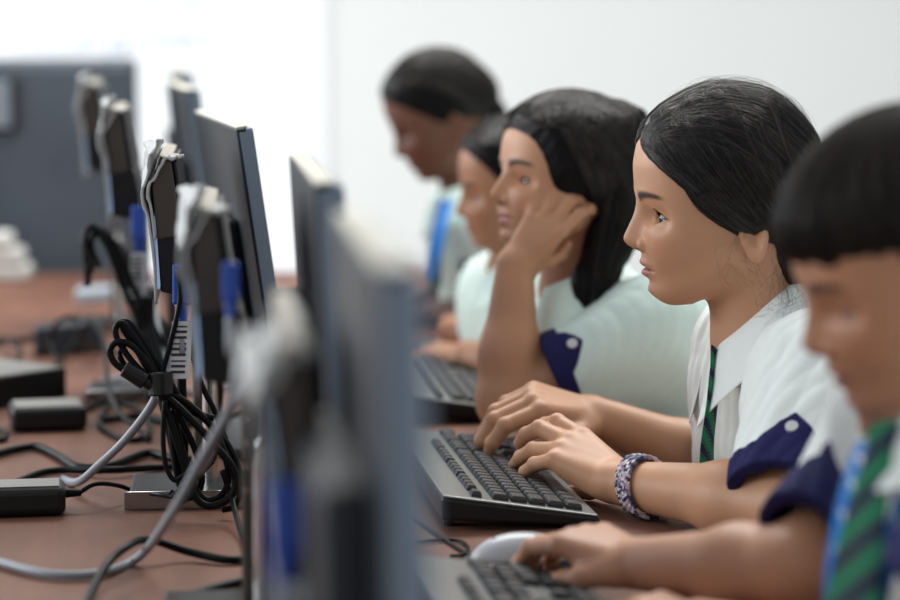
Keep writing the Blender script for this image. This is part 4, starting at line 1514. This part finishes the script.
def desk_monitor(pn, pf, H, label, tilt=9, thick=.020):
    z = (pn[2] + pf[2]) / 2
    pn, pf = V(pn[0], pn[1], z), V(pf[0], pf[1], z)
    u = pf - pn; W = np.linalg.norm(u); u /= W
    n = V(u[1], -u[0], 0)
    if n[0] < 0: n = -n
    t = math.radians(tilt)
    up = -n * math.sin(t) + V(0, 0, math.cos(t)); nn = n * math.cos(t) + V(0, 0, math.sin(t))
    c = (pn + pf) / 2 - up * H
    root = empty('computer_monitor', (c[0], c[1], TABLE_Z), label, 'monitor', 'monitors facing the children')
    b = pn - up * H
    bev(hexa(MB(), b, u * W, nn * thick * .55, up * H).build('back_shell', DARKP, root, world=True))
    bev(hexa(MB(), b - nn * -.55 * thick, u * W, nn * thick * .45, up * (H - .0005)).build('bezel', SLATE, root, world=True))
    hexa(MB(), b + nn * (thick + .0002) + u * .016 + up * .016, u * (W - .032), nn * .0008, up * (H - .032)).build('screen', SCREEN, root, world=True)
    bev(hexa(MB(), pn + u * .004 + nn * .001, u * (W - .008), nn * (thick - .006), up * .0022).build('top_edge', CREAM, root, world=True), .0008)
    # slate end caps
    for q in (b - u * .0012, b + u * (W - .0002)):
        bev(hexa(MB(), q + nn * .003, u * .0014, nn * (thick - .003), up * (H - .004) + u * 0).build('side_trim', SLATE, root, world=True), .0006)
    mb = MB()
    cc = b + u * W / 2 + up * H * .34
    hexa(mb, cc - u * .12 - up * .09 - nn * .028, u * .24, nn * .029, up * .18)
    bev(mb.build('rear_housing', DARKP, root, world=True), .008, 3)
    mb = MB()
    bot = V(c[0], c[1], TABLE_Z)
    nk = cc - nn * .034
    hexa(mb, V(nk[0], nk[1], TABLE_Z + .014) - u * .035 - n * .006, u * .07, n * .018, V(0, 0, nk[2] - TABLE_Z - .014))
    bev(mb.build('neck', BLACKP, root, world=True), .004)
    mb = MB()
    pts = []
    for i in range(36):
        a = 2 * math.pi * i / 36
        pts.append((.066 * math.copysign(abs(math.cos(a)) ** .7, math.cos(a)), .12 * math.copysign(abs(math.sin(a)) ** .7, math.sin(a))))
    M = Matrix.Translation(Vector(V(nk[0], nk[1], TABLE_Z + .0005) + n * .048)) @ Matrix.Rotation(math.atan2(u[1], u[0]) - math.pi / 2, 4, 'Z')
    mb.prism(pts, 0, .013, M)
    bev(mb.build('base', BLACKP, root, world=True), .004)
    return root


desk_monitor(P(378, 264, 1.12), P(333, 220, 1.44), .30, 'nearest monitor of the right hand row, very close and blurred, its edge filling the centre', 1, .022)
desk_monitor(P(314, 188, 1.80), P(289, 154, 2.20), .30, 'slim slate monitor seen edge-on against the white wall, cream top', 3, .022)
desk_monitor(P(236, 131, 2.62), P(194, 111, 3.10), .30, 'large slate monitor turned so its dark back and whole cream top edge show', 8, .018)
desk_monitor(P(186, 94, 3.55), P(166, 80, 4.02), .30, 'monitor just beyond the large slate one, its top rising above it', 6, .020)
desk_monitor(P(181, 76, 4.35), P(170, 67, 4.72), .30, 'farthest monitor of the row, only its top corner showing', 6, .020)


def back_monitor(cx, cy, ztop, label, yaw=-2, scale=1.0, vga=True, curl=1.0):
    """small screen of the opposite row seen end-on, with torn protective film; faces -x"""
    root = empty('small_monitor', (cx, cy, TABLE_Z), label, 'monitor', 'small monitors of the opposite row', math.radians(yaw))
    q = lambda px_, py_: ((px_ - 183) * .00102 * scale, (ztop - TABLE_Z) - (py_ - 155) * .00102 * scale)
    L = .26
    def ext(name, pts, y0, y1, m, par=root, b=.002):
        v = [q(*a) for a in pts]
        n = len(v)
        ar = sum(v[i][0] * v[(i + 1) % n][1] - v[(i + 1) % n][0] * v[i][1] for i in range(n))
        if ar < 0: v = v[::-1]
        vs = [(x, y0, z) for x, z in v] + [(x, y1, z) for x, z in v]
        fs = [tuple(range(n)), tuple(range(n, 2 * n))[::-1]] + [(i, n + i, n + (i + 1) % n, (i + 1) % n) for i in range(n)]
        o = mesh_obj(name, vs, fs, m, par, False)
        if b: bev(o, b)
        return o
    ext('back_shell', [(164, 184), (171, 156), (183, 159), (193, 234), (168, 238)], 0, L, BROWNP)
    ext('rear_frame', [(183.5, 160), (188, 160), (199, 234), (193.5, 234)], .004, L - .01, BLACKP)
    ext('port_housing', [(168, 236), (200, 234), (206, 262), (205, 292), (190, 294), (171, 290)], .002, L - .05, BLACKP)
    ext('screen', [(166, 190), (168, 190), (169.5, 288), (167.5, 288)], .01, L - .01, SCREEN, b=0)
    ext('top_edge', [(171, 155), (183, 158), (183, 156), (171, 153)], .001, L, TAN, b=.0008)
    # torn film: two curling sheets
    rr = np.random.default_rng(int(cy * 100))
    for nm, pts in (('plastic_film', [(162 , 182 - 44 * curl), (159, 182 - 32 * curl), (157, 166), (152, 182), (154, 204), (159, 226), (163, 250), (165, 300)]),
                    ('plastic_film', [(184 - 8 * (1 - curl), 154 + 8 * (1 - curl)), (177, 155 + 6 * (1 - curl)), (170, 162), (162, 176), (158, 194), (162, 214), (165, 236)])):
        path = spline([V(q(a, b)[0], 0, q(a, b)[1]) for a, b in pts], 6)
        ny = 14
        n = len(path); vs = []
        for i in range(n):
            for j in range(ny + 1):
                y = -.004 + (L + .004) * j / ny
                k = (n - i) / n
                vs.append(path[i] + V(.003 * math.sin(j * 1.3 + i * .5) * k + .010 * k * k * math.sin(j * .45 + .6), y, -.02 * k * k * (j / ny) ** 1.5 + .002 * math.sin(j * 2.1 + i)))
        fs = [(i * (ny + 1) + j, i * (ny + 1) + j + 1, (i + 1) * (ny + 1) + j + 1, (i + 1) * (ny + 1) + j) for i in range(n - 1) for j in range(ny)]
        o = mesh_obj(nm, vs, fs, FILM, root)
        o['label'] = 'silvery torn protective film'
        md = o.modifiers.new('solid', 'SOLIDIFY'); md.thickness = .0026
    # stand
    hp = q(206, 240)
    zz = ztop - TABLE_Z
    b = MB().box((.018, .070, .012), (.030, .135, zz - .12), .002)
    o = b.build('neck_plate', BROWNP, root)
    mb = MB()
    for k in range(5):
        mb.cyl((.022, .0695, zz - .16 - .02 * k), (.022, .0703, zz - .16 - .02 * k), .0022, n=10)
    mb.build('screw', CHROME, o)
    MB().cyl((.036, .06, .012), (.036, .06, .150), .0085).cyl((.036, .06, .150), (.036, .06, .158), .0085, .003).build('pole', CHROME, root, smooth=False)
    bs = bev(MB().box((-.048, -.005, .001), (.070, .11, .017)).build('base', BLACKP, root), .003)
    bev(MB().box((-.052, -.0075, .0005), (.074, -.0050, .0195)).build('base_trim', mat('smoked_chrome', (.32, .32, .33), .14, .9), bs), .0008)
    return root


SM = [back_monitor(.022, 2.50, 1.112, 'small monitor with torn silver film in sharp focus above the cable bundle'),
      back_monitor(-.036, 3.20, 1.135, 'small monitor with a forked peeling film before the grey cabinet'),
      back_monitor(.052, 1.95, 1.100, 'blurred small monitor between the sharp one and the nearest screens'),
      back_monitor(.082, 1.32, 1.075, 'very blurred small monitor beside the nearest screen, brownish', vga=False, curl=.25),
      back_monitor(-.085, 3.95, 1.150, 'small monitor farthest back, dark against the grey cabinet')]


# ================================================================== cables and plugs
def cable(name, pts, r, m, label, cat='cable', group=None, parent=None, n=8, sides=10):
    if parent is not None:
        return tube_obj(name, pts, r, m, parent, sides, n)
    o = tube_obj(name, pts, r, m, None, sides, n, world=False)
    return tag(o, label, cat, group)


def vga(px_, py_, D, label, drop, scale=1.0, tail=None, lab=True):
    """blue video plug hanging from a port, its cable with a striped paper label"""
    top = P(px_, py_, D)
    k = scale
    root = empty('video_cable', tuple(top - V(0, 0, .09 * k)), label, 'cable', 'blue plugged video cables')
    bev(hexa(MB(), top - RT * .0075 * k - FW * .006 - UP * .034 * k, RT * .015 * k, FW * .013, UP * .034 * k).build('plug', BLUE, root, world=True), .002)
    mb = MB()
    for i in range(6):
        z = .034 + i * .0024
        mb.cyl(top - UP * z * k, top - UP * (z + .0016) * k, (.0062 - .0003 * i) * k, n=14)
    mb.cyl(top - UP * .034 * k, top - UP * .049 * k, .0042 * k, n=14)
    mb.build('strain_relief', BLUE, root, world=True)
    c0 = top - UP * .048 * k
    pts = [c0, c0 - UP * .03 * k] + [P(*a) for a in tail]
    cable('cord', pts, .0045, GREYC, None, parent=root)
    if lab:
        l0 = top - UP * .048 * k + RT * .001
        L = hexa(MB(), l0 - RT * .0085 * k - FW * .0075 - UP * .048 * k - RT * .003, RT * .017 * k, FW * .0012, UP * .048 * k + RT * .003).build('cable_label', LABEL, root, world=True)
        mb = MB()
        for i in range(9):
            o_ = l0 - FW * .0079 - UP * (.005 + .0048 * i) * k - RT * (.0085 * k + .0003 * i)
            hexa(mb, o_ + RT * .001, RT * .012 * k, -FW * .0003, UP * (.0022 if i % 3 else .0012) * k)
        mb.build('printed_lines', INK, L, world=True)
        cyl = MB().cyl(l0 - UP * .002 - FW * 0, l0 - UP * .046 * k, .0062, n=16)
        cyl.build('label_wrap', LABEL, L, world=True)
    return root


def T3(px_, py_, z=.0055): return T(px_, py_, TABLE_Z + z)


vga(182, 264, 2.465, 'blue plug with striped label under the sharp small monitor, grey cord down to the desk', None, 1.2,
    tail=[(174, 352, 2.53), (160, 385, 2.50), (150, 408, 2.50), (125, 440, 2.53), tuple([100, 464, 2.56]), (78, 482, 2.60), (60, 478, 2.72), (40, 470, 2.80)])
vga(139, 206, 3.14, 'blue plug with white label under the small monitor before the grey cabinet', None, 1.25,
    tail=[(150, 290, 3.2), (158, 330, 3.15), (170, 380, 3.1)])
vga(231, 262, 1.915, 'faint blue plug on the blurred middle small monitor', None, .9,
    tail=[(236, 350, 1.95), (232, 400, 1.95), (215, 440, 2.0), (200, 470, 2.1)], lab=False)
vga(284, 482, 1.32, 'large blurred blue plug low beside the nearest screen', None, 1.15, tail=[(292, 575, 1.33), (310, 610, 1.35), (330, 660, 1.4)])
vga(118, 178, 3.90, 'farthest blue plug, mostly behind the forked film monitor', None, .8, tail=[(128, 260, 3.95), (122, 290, 4.0)], lab=False)

# the tied bundle of black cords at the sharp small monitor
bun = empty('cable_bundle', tuple(P(160, 500, 2.46) * V(1, 1, 0) + V(0, 0, TABLE_Z)), 'tied bundle of looped black cords hanging in sharp focus', 'cable')
D0 = 2.455
rb_ = np.random.default_rng(4)
def loop(pts, r=.0034, d=0.0, name='cord'):
    return cable(name, [P(a, b, D0 + d + (c[0] if c else 0)) for a, b, *c in pts], r, BLACKC, None, parent=bun)
loop([(178, 268), (180, 300), (170, 345), (162, 380), (168, 410), (176, 470), (184, 504)], .0028)
loop([(158, 386), (142, 372), (128, 356), (117, 338), (116, 327), (124, 324), (140, 345), (154, 368), (166, 392)], .0032, .0)
loop([(158, 388), (146, 366), (134, 345), (124, 330), (122, 322), (132, 326), (150, 352), (168, 380), (190, 410), (214, 418)], .0034, .006)
loop([(126, 372), (114, 362), (110, 350), (118, 342), (132, 346), (148, 364), (162, 386)], .0034, -.004)
loop([(160, 386), (150, 350), (138, 334), (120, 352), (126, 368)], .003, .012)
loop([(144, 380), (158, 390), (182, 410), (210, 440), (234, 470), (232, 495), (212, 506), (196, 498), (186, 470), (170, 420), (160, 392)], .0040, -.004)
loop([(162, 392), (186, 402), (214, 430), (228, 468), (224, 492), (208, 500), (194, 486), (182, 450), (172, 410)], .0036, .004)
loop([(163, 390), (180, 418), (196, 452), (202, 480), (194, 496), (180, 498), (170, 492)], .0034, .010)
loop([(161, 394), (172, 440), (180, 480), (186, 500)], .0048, .014)
loop([(167, 392), (196, 412), (226, 442), (240, 476), (236, 504), (222, 510)], .0034, .014)
loop([(165, 400), (163, 430), (165, 462), (174, 480), (186, 474), (196, 470)], .0026, -.010)
loop([(182, 300), (181, 340), (182, 392), (184, 440), (182, 482)], .0050, .03)
loop([(186, 330), (200, 380), (214, 410), (226, 440)], .0030, .022)
for i in range(9):
    loop([(170 + i, 498 - i * .5), (182 + i * 2, 486 - i), (198 + i * 2, 476 - i * 2), (214 + i, 462 - i * 3)], .0015, -.006 + .002 * i)
mb = MB().cyl(P(152, 380, D0 - .006), P(168, 382, D0 - .006), .0125, n=20)
mb = MB().cyl(P(160, 372, D0 - .002), P(161, 396, D0 - .002), .0125, n=20)
bev(mb.build('cable_tie', BLACKP, bun, world=True), .002)
ferr = MB().cyl(P(124, 368, D0 - .008), P(146, 382, D0 - .006), .0088, n=20)
bev(ferr.build('ferrite_core', BLACKP, bun, world=True), .002)
MB().cyl(P(146, 382, D0 - .006), P(153, 386, D0 - .005), .0060, n=16).build('ferrite_core', BLACKP, bun, world=True)
# small pink tag
hexa(MB(), P(195, 316, 2.50), RT * .006, FW * .001, UP * .012).build('paper_tag', mat('pink_tag', S(190, 140, 145), .6), bun, world=True)

# hanging bundle of the next monitor
bun2 = empty('cable_bundle', tuple(P(140, 400, 3.1) * V(1, 1, 0) + V(0, 0, TABLE_Z)), 'blurred black cord bundle looping in front of the grey cabinet', 'cable')
for i in range(7):
    o_ = rb_.normal(0, 4, 2)
    cable('cord', [P(a + o_[0] * (.4 + .1 * k), b + o_[1] * .6, 3.12 + .01 * i) for k, (a, b) in enumerate([(98 - i * 2, 262 + i * 4), (88, 246 + i), (88 + i, 232), (98 + i, 228 + i), (112 + i * 2, 252), (124 + i * 2, 284), (140 + i * 3, 318), (156 + i * 3, 350), (164, 384)])], .0042, BLACKC, None, parent=bun2)
for i in range(4):
    cable('cord', [P(128 + 8 * i, 290, 3.14), P(138 + 5 * i, 330, 3.12), P(146 + 6 * i, 370, 3.1), P(150 + 4 * i, 400, 3.08)], .0045, BLACKC, None, parent=bun2)

# cords lying on the desk
def lying(label, pts, r=.0045, m=None, z=None, group='cords lying on the desk'):
    z = r + .0008 if z is None else z
    return cable('power_cable', [T3(a, b, (c[0] if c else 0) + z) for a, b, *c in pts], r, m or BLACKC, label, 'cable', group, n=10)


lying('thick black cord waving across the desk behind the adapter with the thin lead', [(-60, 462), (-20, 458), (16, 449), (38, 447), (58, 456), (78, 467), (110, 466), (132, 458), (150, 453), (172, 458), (190, 460)], .0048)
lying('straight black cord lying in front of the waving one', [(-40, 494), (10, 484), (40, 473), (62, 470), (110, 470, .004), (150, 468), (178, 466), (210, 462)], .0040)
cable('power_cable', [P(262, 352, 1.90), P(246, 384, 1.93), P(222, 424, 1.97), P(198, 466, 2.01), P(174, 510, 2.06), T3(140, 556, .010), T3(100, 573), T3(50, 574), T3(0, 562), T3(-30, 550)], .0042, GREYC, 'grey cable hanging blurred in front of the cable bundle, down to the desk corner', 'cable', 'cords lying on the desk', n=10)
lying('black cord arching blurred past the desk corner at the bottom', [(60, 660), (84, 610), (104, 568, .012), (128, 546, .022), (150, 540, .018), (190, 552, .004), (230, 560), (262, 556), (300, 560)], .0040)
lying('thin black cord dropping beside the small monitor base', [(222, 470, .05), (232, 500, .02), (240, 530, .004), (248, 552)], .0028)
lying('blurred black cord low behind the nearest screen', [(180, 600), (215, 588), (250, 580), (300, 572), (340, 578)], .0042)
lying('thin black keyboard wire curling beside the keyboards', [(395, 505), (420, 522), (440, 536), (458, 548), (470, 556), (478, 566)], .0018)
lying('second thin wire forming a small loop beside the keyboards', [(380, 548), (410, 543), (440, 540), (460, 541), (468, 548), (462, 555), (450, 556)], .0018)
lying('dark cord looping behind the black set top box', [(60, 372), (52, 340, .04), (58, 322, .07), (74, 318, .07), (82, 335, .05), (96, 350, .01), (120, 352)], .0034)
lying('dark cord rising behind the second adapter', [(150, 440), (112, 400, .03), (104, 340, .05), (92, 322, .05), (80, 332, .03), (60, 362, .0), (40, 372)], .0034)
lying('black cord curved low at the left behind the adapters', [(-20, 436), (0, 440), (6, 434), (-6, 428), (-30, 430)], .0036)
lying('black cord tangled behind the cable bundle', [(84, 410), (110, 402), (140, 410), (150, 430), (130, 440), (100, 424), (120, 396), (160, 392)], .0036)
lying('black cord running past the cabinet foot', [(-30, 336), (20, 340), (60, 330), (100, 326), (140, 332), (180, 340)], .0045)
lying('black cord coiled at the far left of the desk', [(-20, 352), (8, 342, .01), (20, 352, .02), (10, 372), (-10, 384)], .004)
lying('dark cord crossing behind the cable bundle', [(100, 420), (140, 416), (180, 424), (210, 420), (240, 412), (262, 400)], .0046)
lying('thin grey cord lying on the desk behind the bundle', [(90, 386), (120, 378), (150, 384), (190, 392), (240, 384)], .0044, GREYC)


# ================================================================== boxes on the desk
def adapter(p0, p1, depth, h, label, lead=None, top=None, name='power_adapter'):
    """brick between two desk points (its near edge), reaching back by depth"""
    a, b = V(p0[0], p0[1], TABLE_Z + .0008), V(p1[0], p1[1], TABLE_Z + .0008)
    u = b - a; L = np.linalg.norm(u); u /= L
    w = V(-u[1], u[0], 0)
    root = empty(name, tuple((a + b) / 2 + w * depth / 2), label, 'adapter')
    o = hexa(MB(), a, u * L, w * depth, V(0, 0, h)).build('case', BLACKP, root, world=True)
    bev(o, min(.008, h * .3), 4)
    if top:
        bev(hexa(MB(), a + u * .006 + w * .006 + V(0, 0, h - .0002), u * (L - .012), w * (depth - .012), V(0, 0, .0009)).build('top_face', top, root, world=True), .0006)
    if lead:
        s0 = b + w * depth * .5 + V(0, 0, h * .62)
        MB().cyl(s0 - u * .002, s0 + u * .016, .0052, .0034, n=14).build('strain_relief', BLACKC, root, world=True)
        cable('lead', [s0 + u * .014] + lead, .0024, BLACKC, None, parent=root)
    return root


GREYTOP = mat('dull_grey_plastic', S(128, 126, 122), .5)  # even grey for top faces, paler than the black cases
adapter(T(-30, 520), T(66, 517), .055, .030, 'black power adapter at the left edge of the desk, thin lead to the bundle', [T3(96, 484, .026), T3(120, 486, .018), T3(140, 494, .008), T3(156, 494, .02), T3(172, 497, .02)], GREYTOP)
adapter(T(12, 434), T(88, 431), .075, .030, 'second black adapter just in front of the black set top box', None, GREYTOP)
b0, b1 = T(-60, 418), T(67, 398)
stb = empty('set_top_box', tuple((b0 + b1) / 2 + V(0, .09, .001)), 'flat black box with a dull grey lid behind the second adapter', 'box')
u_ = b1 - b0; L_ = np.linalg.norm(u_); u_ /= L_; w_ = V(-u_[1], u_[0], 0)
bev(hexa(MB(), b0 + V(0, 0, .001), u_ * L_, w_ * .2, V(0, 0, .040)).build('case', BLACKP, stb, world=True), .002)
bev(hexa(MB(), b0 + V(0, 0, .0408) + u_ * .004 + w_ * .003, u_ * (L_ - .008), w_ * .194, V(0, 0, .0016)).build('lid', GREYTOP, stb, world=True), .0008)
SLB = mat('dull_slate_case', S(58, 64, 72), .6)
a_ = T(34, 358); b_ = T(104, 352)
ps = empty('power_strip', tuple((a_ + b_) / 2 + V(0, .03, .001)), 'blurred slate coloured power strip across the far desk', 'power strip')
bev(hexa(MB(), a_ + V(0, 0, .001), b_ - a_, V(0, .06, 0), V(0, 0, .045)).build('case', SLB, ps, world=True), .006)
mb = MB()
for i in range(3):
    c = a_ + (b_ - a_) * (.2 + .3 * i) + V(0, .03, .0455)
    mb.cyl(c, c + V(0, 0, .001), .014, n=18)
mb.build('socket', BLACKP, ps, world=True)
# crumpled white packets by the cabinet and a clear pouch
WHITEP = mat('white_paper', S(205, 205, 200), .7)
for k, (pa_, pb_, h_, zb) in enumerate(((T(-60, 282), T(32, 280), .030, 0), (T(-58, 276), T(28, 275), .030, .031), (T(-50, 268), T(20, 268), .028, .062))):
    lbl = ['lowest of the white packets stacked before the grey cabinet', 'middle white packet of the stack before the grey cabinet', 'top white packet of the stack, tilted corner showing'][k]
    F_ = Field()
    c = (pa_ + pb_) / 2; hw = np.linalg.norm(pb_ - pa_) / 2
    cy_ = 4.84 - .0
    def pk(p, c=c, hw=hw, h_=h_, zb=zb, k=k):
        q = np.abs(p - V(c[0], cy_ - .04, TABLE_Z + zb + h_ / 2 + .001)) - V(hw, .05, h_ / 2) + .006
        return np.linalg.norm(np.maximum(q, 0), axis=1) + np.minimum(q.max(1), 0) - .006 + .0015 * np.sin(p[:, 0] * 90 + k) * np.sin(p[:, 1] * 80) + .001
    v_, q_ = nets(pk, V(c[0] - hw - .02, cy_ - .12, TABLE_Z + zb - .01), V(c[0] + hw + .02, cy_ + .04, TABLE_Z + zb + h_ + .02), .004)
    tag(mesh_obj('paper_packet', v_, q_, WHITEP), lbl, 'packet', 'white packets before the cabinet')
a_ = T(76, 305); b_ = T(116, 302)
po = hexa(MB(), a_ + V(0, 0, .001), b_ - a_, V(0, .05, 0), V(0, 0, .026)).build('plastic_pouch', mat('pale_blue_plastic', S(176, 190, 204), .3), None, world=False)
bev(po, .006, 3)
tag(po, 'small pale blue plastic pack lying on the far desk', 'pack')

# ================================================================== keyboards
KTOP = mat('silver_grey_keyboard_case', S(128, 130, 128), .32, .35, spec=.5)
KEY = mat('black_key', (.016, .016, .018), .38, spec=.5)
INKW = mat('white_key_print', S(190, 195, 200), .5)
key_cache = {}


def key_mesh(w, l):
    k = (round(w, 4), round(l, 4))
    if k in key_cache: return key_cache[k]
    mb = MB()
    lv = [(0, 1.0), (.0035, .96), (.0062, .80), (.0068, .72)]
    vs, fs = [], []
    for z, s in lv:
        ix, il = w / 2 - (1 - s) * .009, l / 2 - (1 - s) * .009
        for sx, sy in ((-1, -1), (1, -1), (1, 1), (-1, 1)):
            vs.append((sx * ix, sy * il, z))
    for i in range(len(lv) - 1):
        for j in range(4):
            fs.append((i * 4 + j, i * 4 + (j + 1) % 4, i * 4 + 4 + (j + 1) % 4, i * 4 + 4 + j))
    n = 4 * (len(lv) - 1)
    fs += [(n, n + 1, n + 2, n + 3), (3, 2, 1, 0)]
    me = bpy.data.meshes.new('key'); me.from_pydata(vs, [], fs); me.update()
    me.materials.append(KEY); me.materials.append(INKW)
    # a small printed legend
    key_cache[k] = me
    return me


def keyboard(x, y, rz, label, L=.420, W=.158, lift=.012):
    """long axis +y, keys rise towards -x (away from the typist)"""
    root = empty('keyboard', (x, y, TABLE_Z), label, 'keyboard', 'keyboards', rz)
    hb, hf = .016 + lift + .010, .014
    sl = lambda xx: hf + (hb - hf) * (1 - xx / W)
    # lower shell
    pr = [(0, lift), (W - .01, .002), (W, .004), (W, hf - .003), (0, hb - .003)]
    def prism_y(name, pts, y0, y1, m, par, b=.002):
        n = len(pts)
        vs = [(a, y0, b_) for a, b_ in pts] + [(a, y1, b_) for a, b_ in pts]
        fs = [tuple(range(n)), tuple(range(n, 2 * n))[::-1]] + [(i, n + i, n + (i + 1) % n, (i + 1) % n) for i in range(n)]
        o = mesh_obj(name, vs, fs, m, par, False)
        return bev(o, b) if b else o
    prism_y('case', pr, 0, L, BLACKP, root, .003)
    prism_y('top_plate', [(.001, hb - .0032), (W - .001, hf - .0032), (W - .002, hf - .0005), (.002, hb - .0005)], .002, L - .002, KTOP, root, .0012)
    for yy in (.03, L - .05):
        o = MB().box((.006, yy, .0008), (.016, yy + .02, lift + .006), .001).build('foot', BLACKP, root)
    ang = math.atan2(hb - hf, W)
    p = (L - .024) / 22.6
    keys = []
    def row(xr, spec, y0=.012, kw=.0165, small=False):
        yy = y0
        for s in spec:
            if isinstance(s, tuple): yy += s[0] * p; continue
            keys.append((xr, yy + s * p / 2, kw, s * p - .0014)); yy += s * p
    xs = [.036, .060, .0785, .097, .1155, .134]
    row(xs[0], [1, (.8,), 1, 1, 1, 1, (.4,), 1, 1, 1, 1, (.4,), 1, 1, 1, 1, (.35,), 1, 1, 1], kw=.011)
    row(xs[1], [1] * 13 + [2, (.35,), 1, 1, 1, (.35,), 1, 1, 1, 1])
    row(xs[2], [1.5] + [1] * 12 + [1.5, (.35,), 1, 1, 1, (.35,), 1, 1, 1])
    row(xs[3], [1.75] + [1] * 11 + [2.25, (3.7,), 1, 1, 1, 1])
    row(xs[4], [2.25] + [1] * 10 + [2.75, (1.35,), 1, (1.35,), 1, 1, 1])
    row(xs[5], [1.5, 1.25, 1.25, 6, 1.25, 1.25, 1, 1.5, (.35,), 1, 1, 1, (.35,), 2, 1, 1])
    keys_ = keys[:]
    # nearest keys as parts of their own (up to 100), the remaining few as one
    order = sorted(range(len(keys_)), key=lambda i: keys_[i][1])
    own = order[:98]
    for i in own:
        xr, yc, kw, kl = keys_[i]
        o = bpy.data.objects.new('key', key_mesh(kw, kl)); COL.objects.link(o)
        o.parent = root
        o.location = (xr, yc, sl(xr) - .0012); o.rotation_euler = (0, ang, 0)
    rest = MB()
    for i in order[98:]:
        xr, yc, kw, kl = keys_[i]
        rest.box((xr - kw / 2, yc - kl / 2, sl(xr) - .001), (xr + kw / 2, yc + kl / 2, sl(xr) + .0052), .001)
    if rest.v:
        o = rest.build('keys', KEY, root); o['kind'] = 'stuff'
    # printed legends
    r3 = np.random.default_rng(3)
    mb = MB()
    for i in own:
        xr, yc, kw, kl = keys_[i]
        if kw < .012 or kl > .03: continue
        z = sl(xr) + .00585
        for k in range(2):
            x0, y0 = xr - .0035 + .003 * k, yc - .0025 + r3.uniform(-.001, .001)
            s = .0016
            mb.add([(x0, y0, z - (x0 - xr) * math.tan(ang)), (x0 + s * .5, y0, z - (x0 - xr) * math.tan(ang)), (x0 + s * .5, y0 + s, z - (x0 - xr) * math.tan(ang)), (x0, y0 + s, z - (x0 - xr) * math.tan(ang))], [(0, 1, 2, 3)])
    mb.build('key_print', INKW, root)
    # slim media keys and lights on the rear strip
    return root


keyboard(.280, 2.345, math.radians(.9), 'black keyboard with silver case in sharp focus under the typing hands')
keyboard(.226, 1.672, math.radians(1), 'blurred keyboard at the bottom edge in front of the boy', lift=.012)
keyboard(.318, 2.985, math.radians(0), 'blurred keyboard with dark end below the resting elbow')


def mouse(x, y, rz, m1, m2, label, s=1.0):
    root = empty('computer_mouse', (x, y, TABLE_Z), label, 'mouse', None, rz)
    def body(p):
        q = p / s
        d = ell(q, (0, 0, .006), (.056, .031, .032))
        return np.maximum(smax(d, .0015 - q[:, 2], .003), -10) * s
    v, q = nets(body, V(-.07, -.045, -.005), V(.07, .045, .05), .0022)
    z = v[:, 2]
    mesh_obj('shell', v, q, m1, root)
    def skirt(p):
        d = ell(p, (0, 0, .004), (.0575, .0325, .022))
        return smax(smax(d, .0010 - p[:, 2], .002), p[:, 2] - .012, .003)
    v, q = nets(skirt, V(-.07, -.045, -.005), V(.07, .045, .03), .0022)
    mesh_obj('base_rim', v, q, m2, root)
    MB().cyl((-.028 * s, -.003, .0275 * s), (-.028 * s, .003, .0275 * s), .006 * s, n=20).build('scroll_wheel', BLACKP, root)
    return root


SILV = mat('silver_mouse_plastic', S(176, 178, 180), .3, spec=.5)
mp = T(522, 568)
mouse(mp[0], mp[1], math.radians(4), SILV, BLACKP, 'silver topped black mouse under the fingers of the boy', .88)
mp = T(425, 368)
mouse(mp[0], mp[1] + .02, 0, BLACKP, BLACKP, 'black mouse under the hand of the half hidden smiling girl')
mp = T(350, 575)
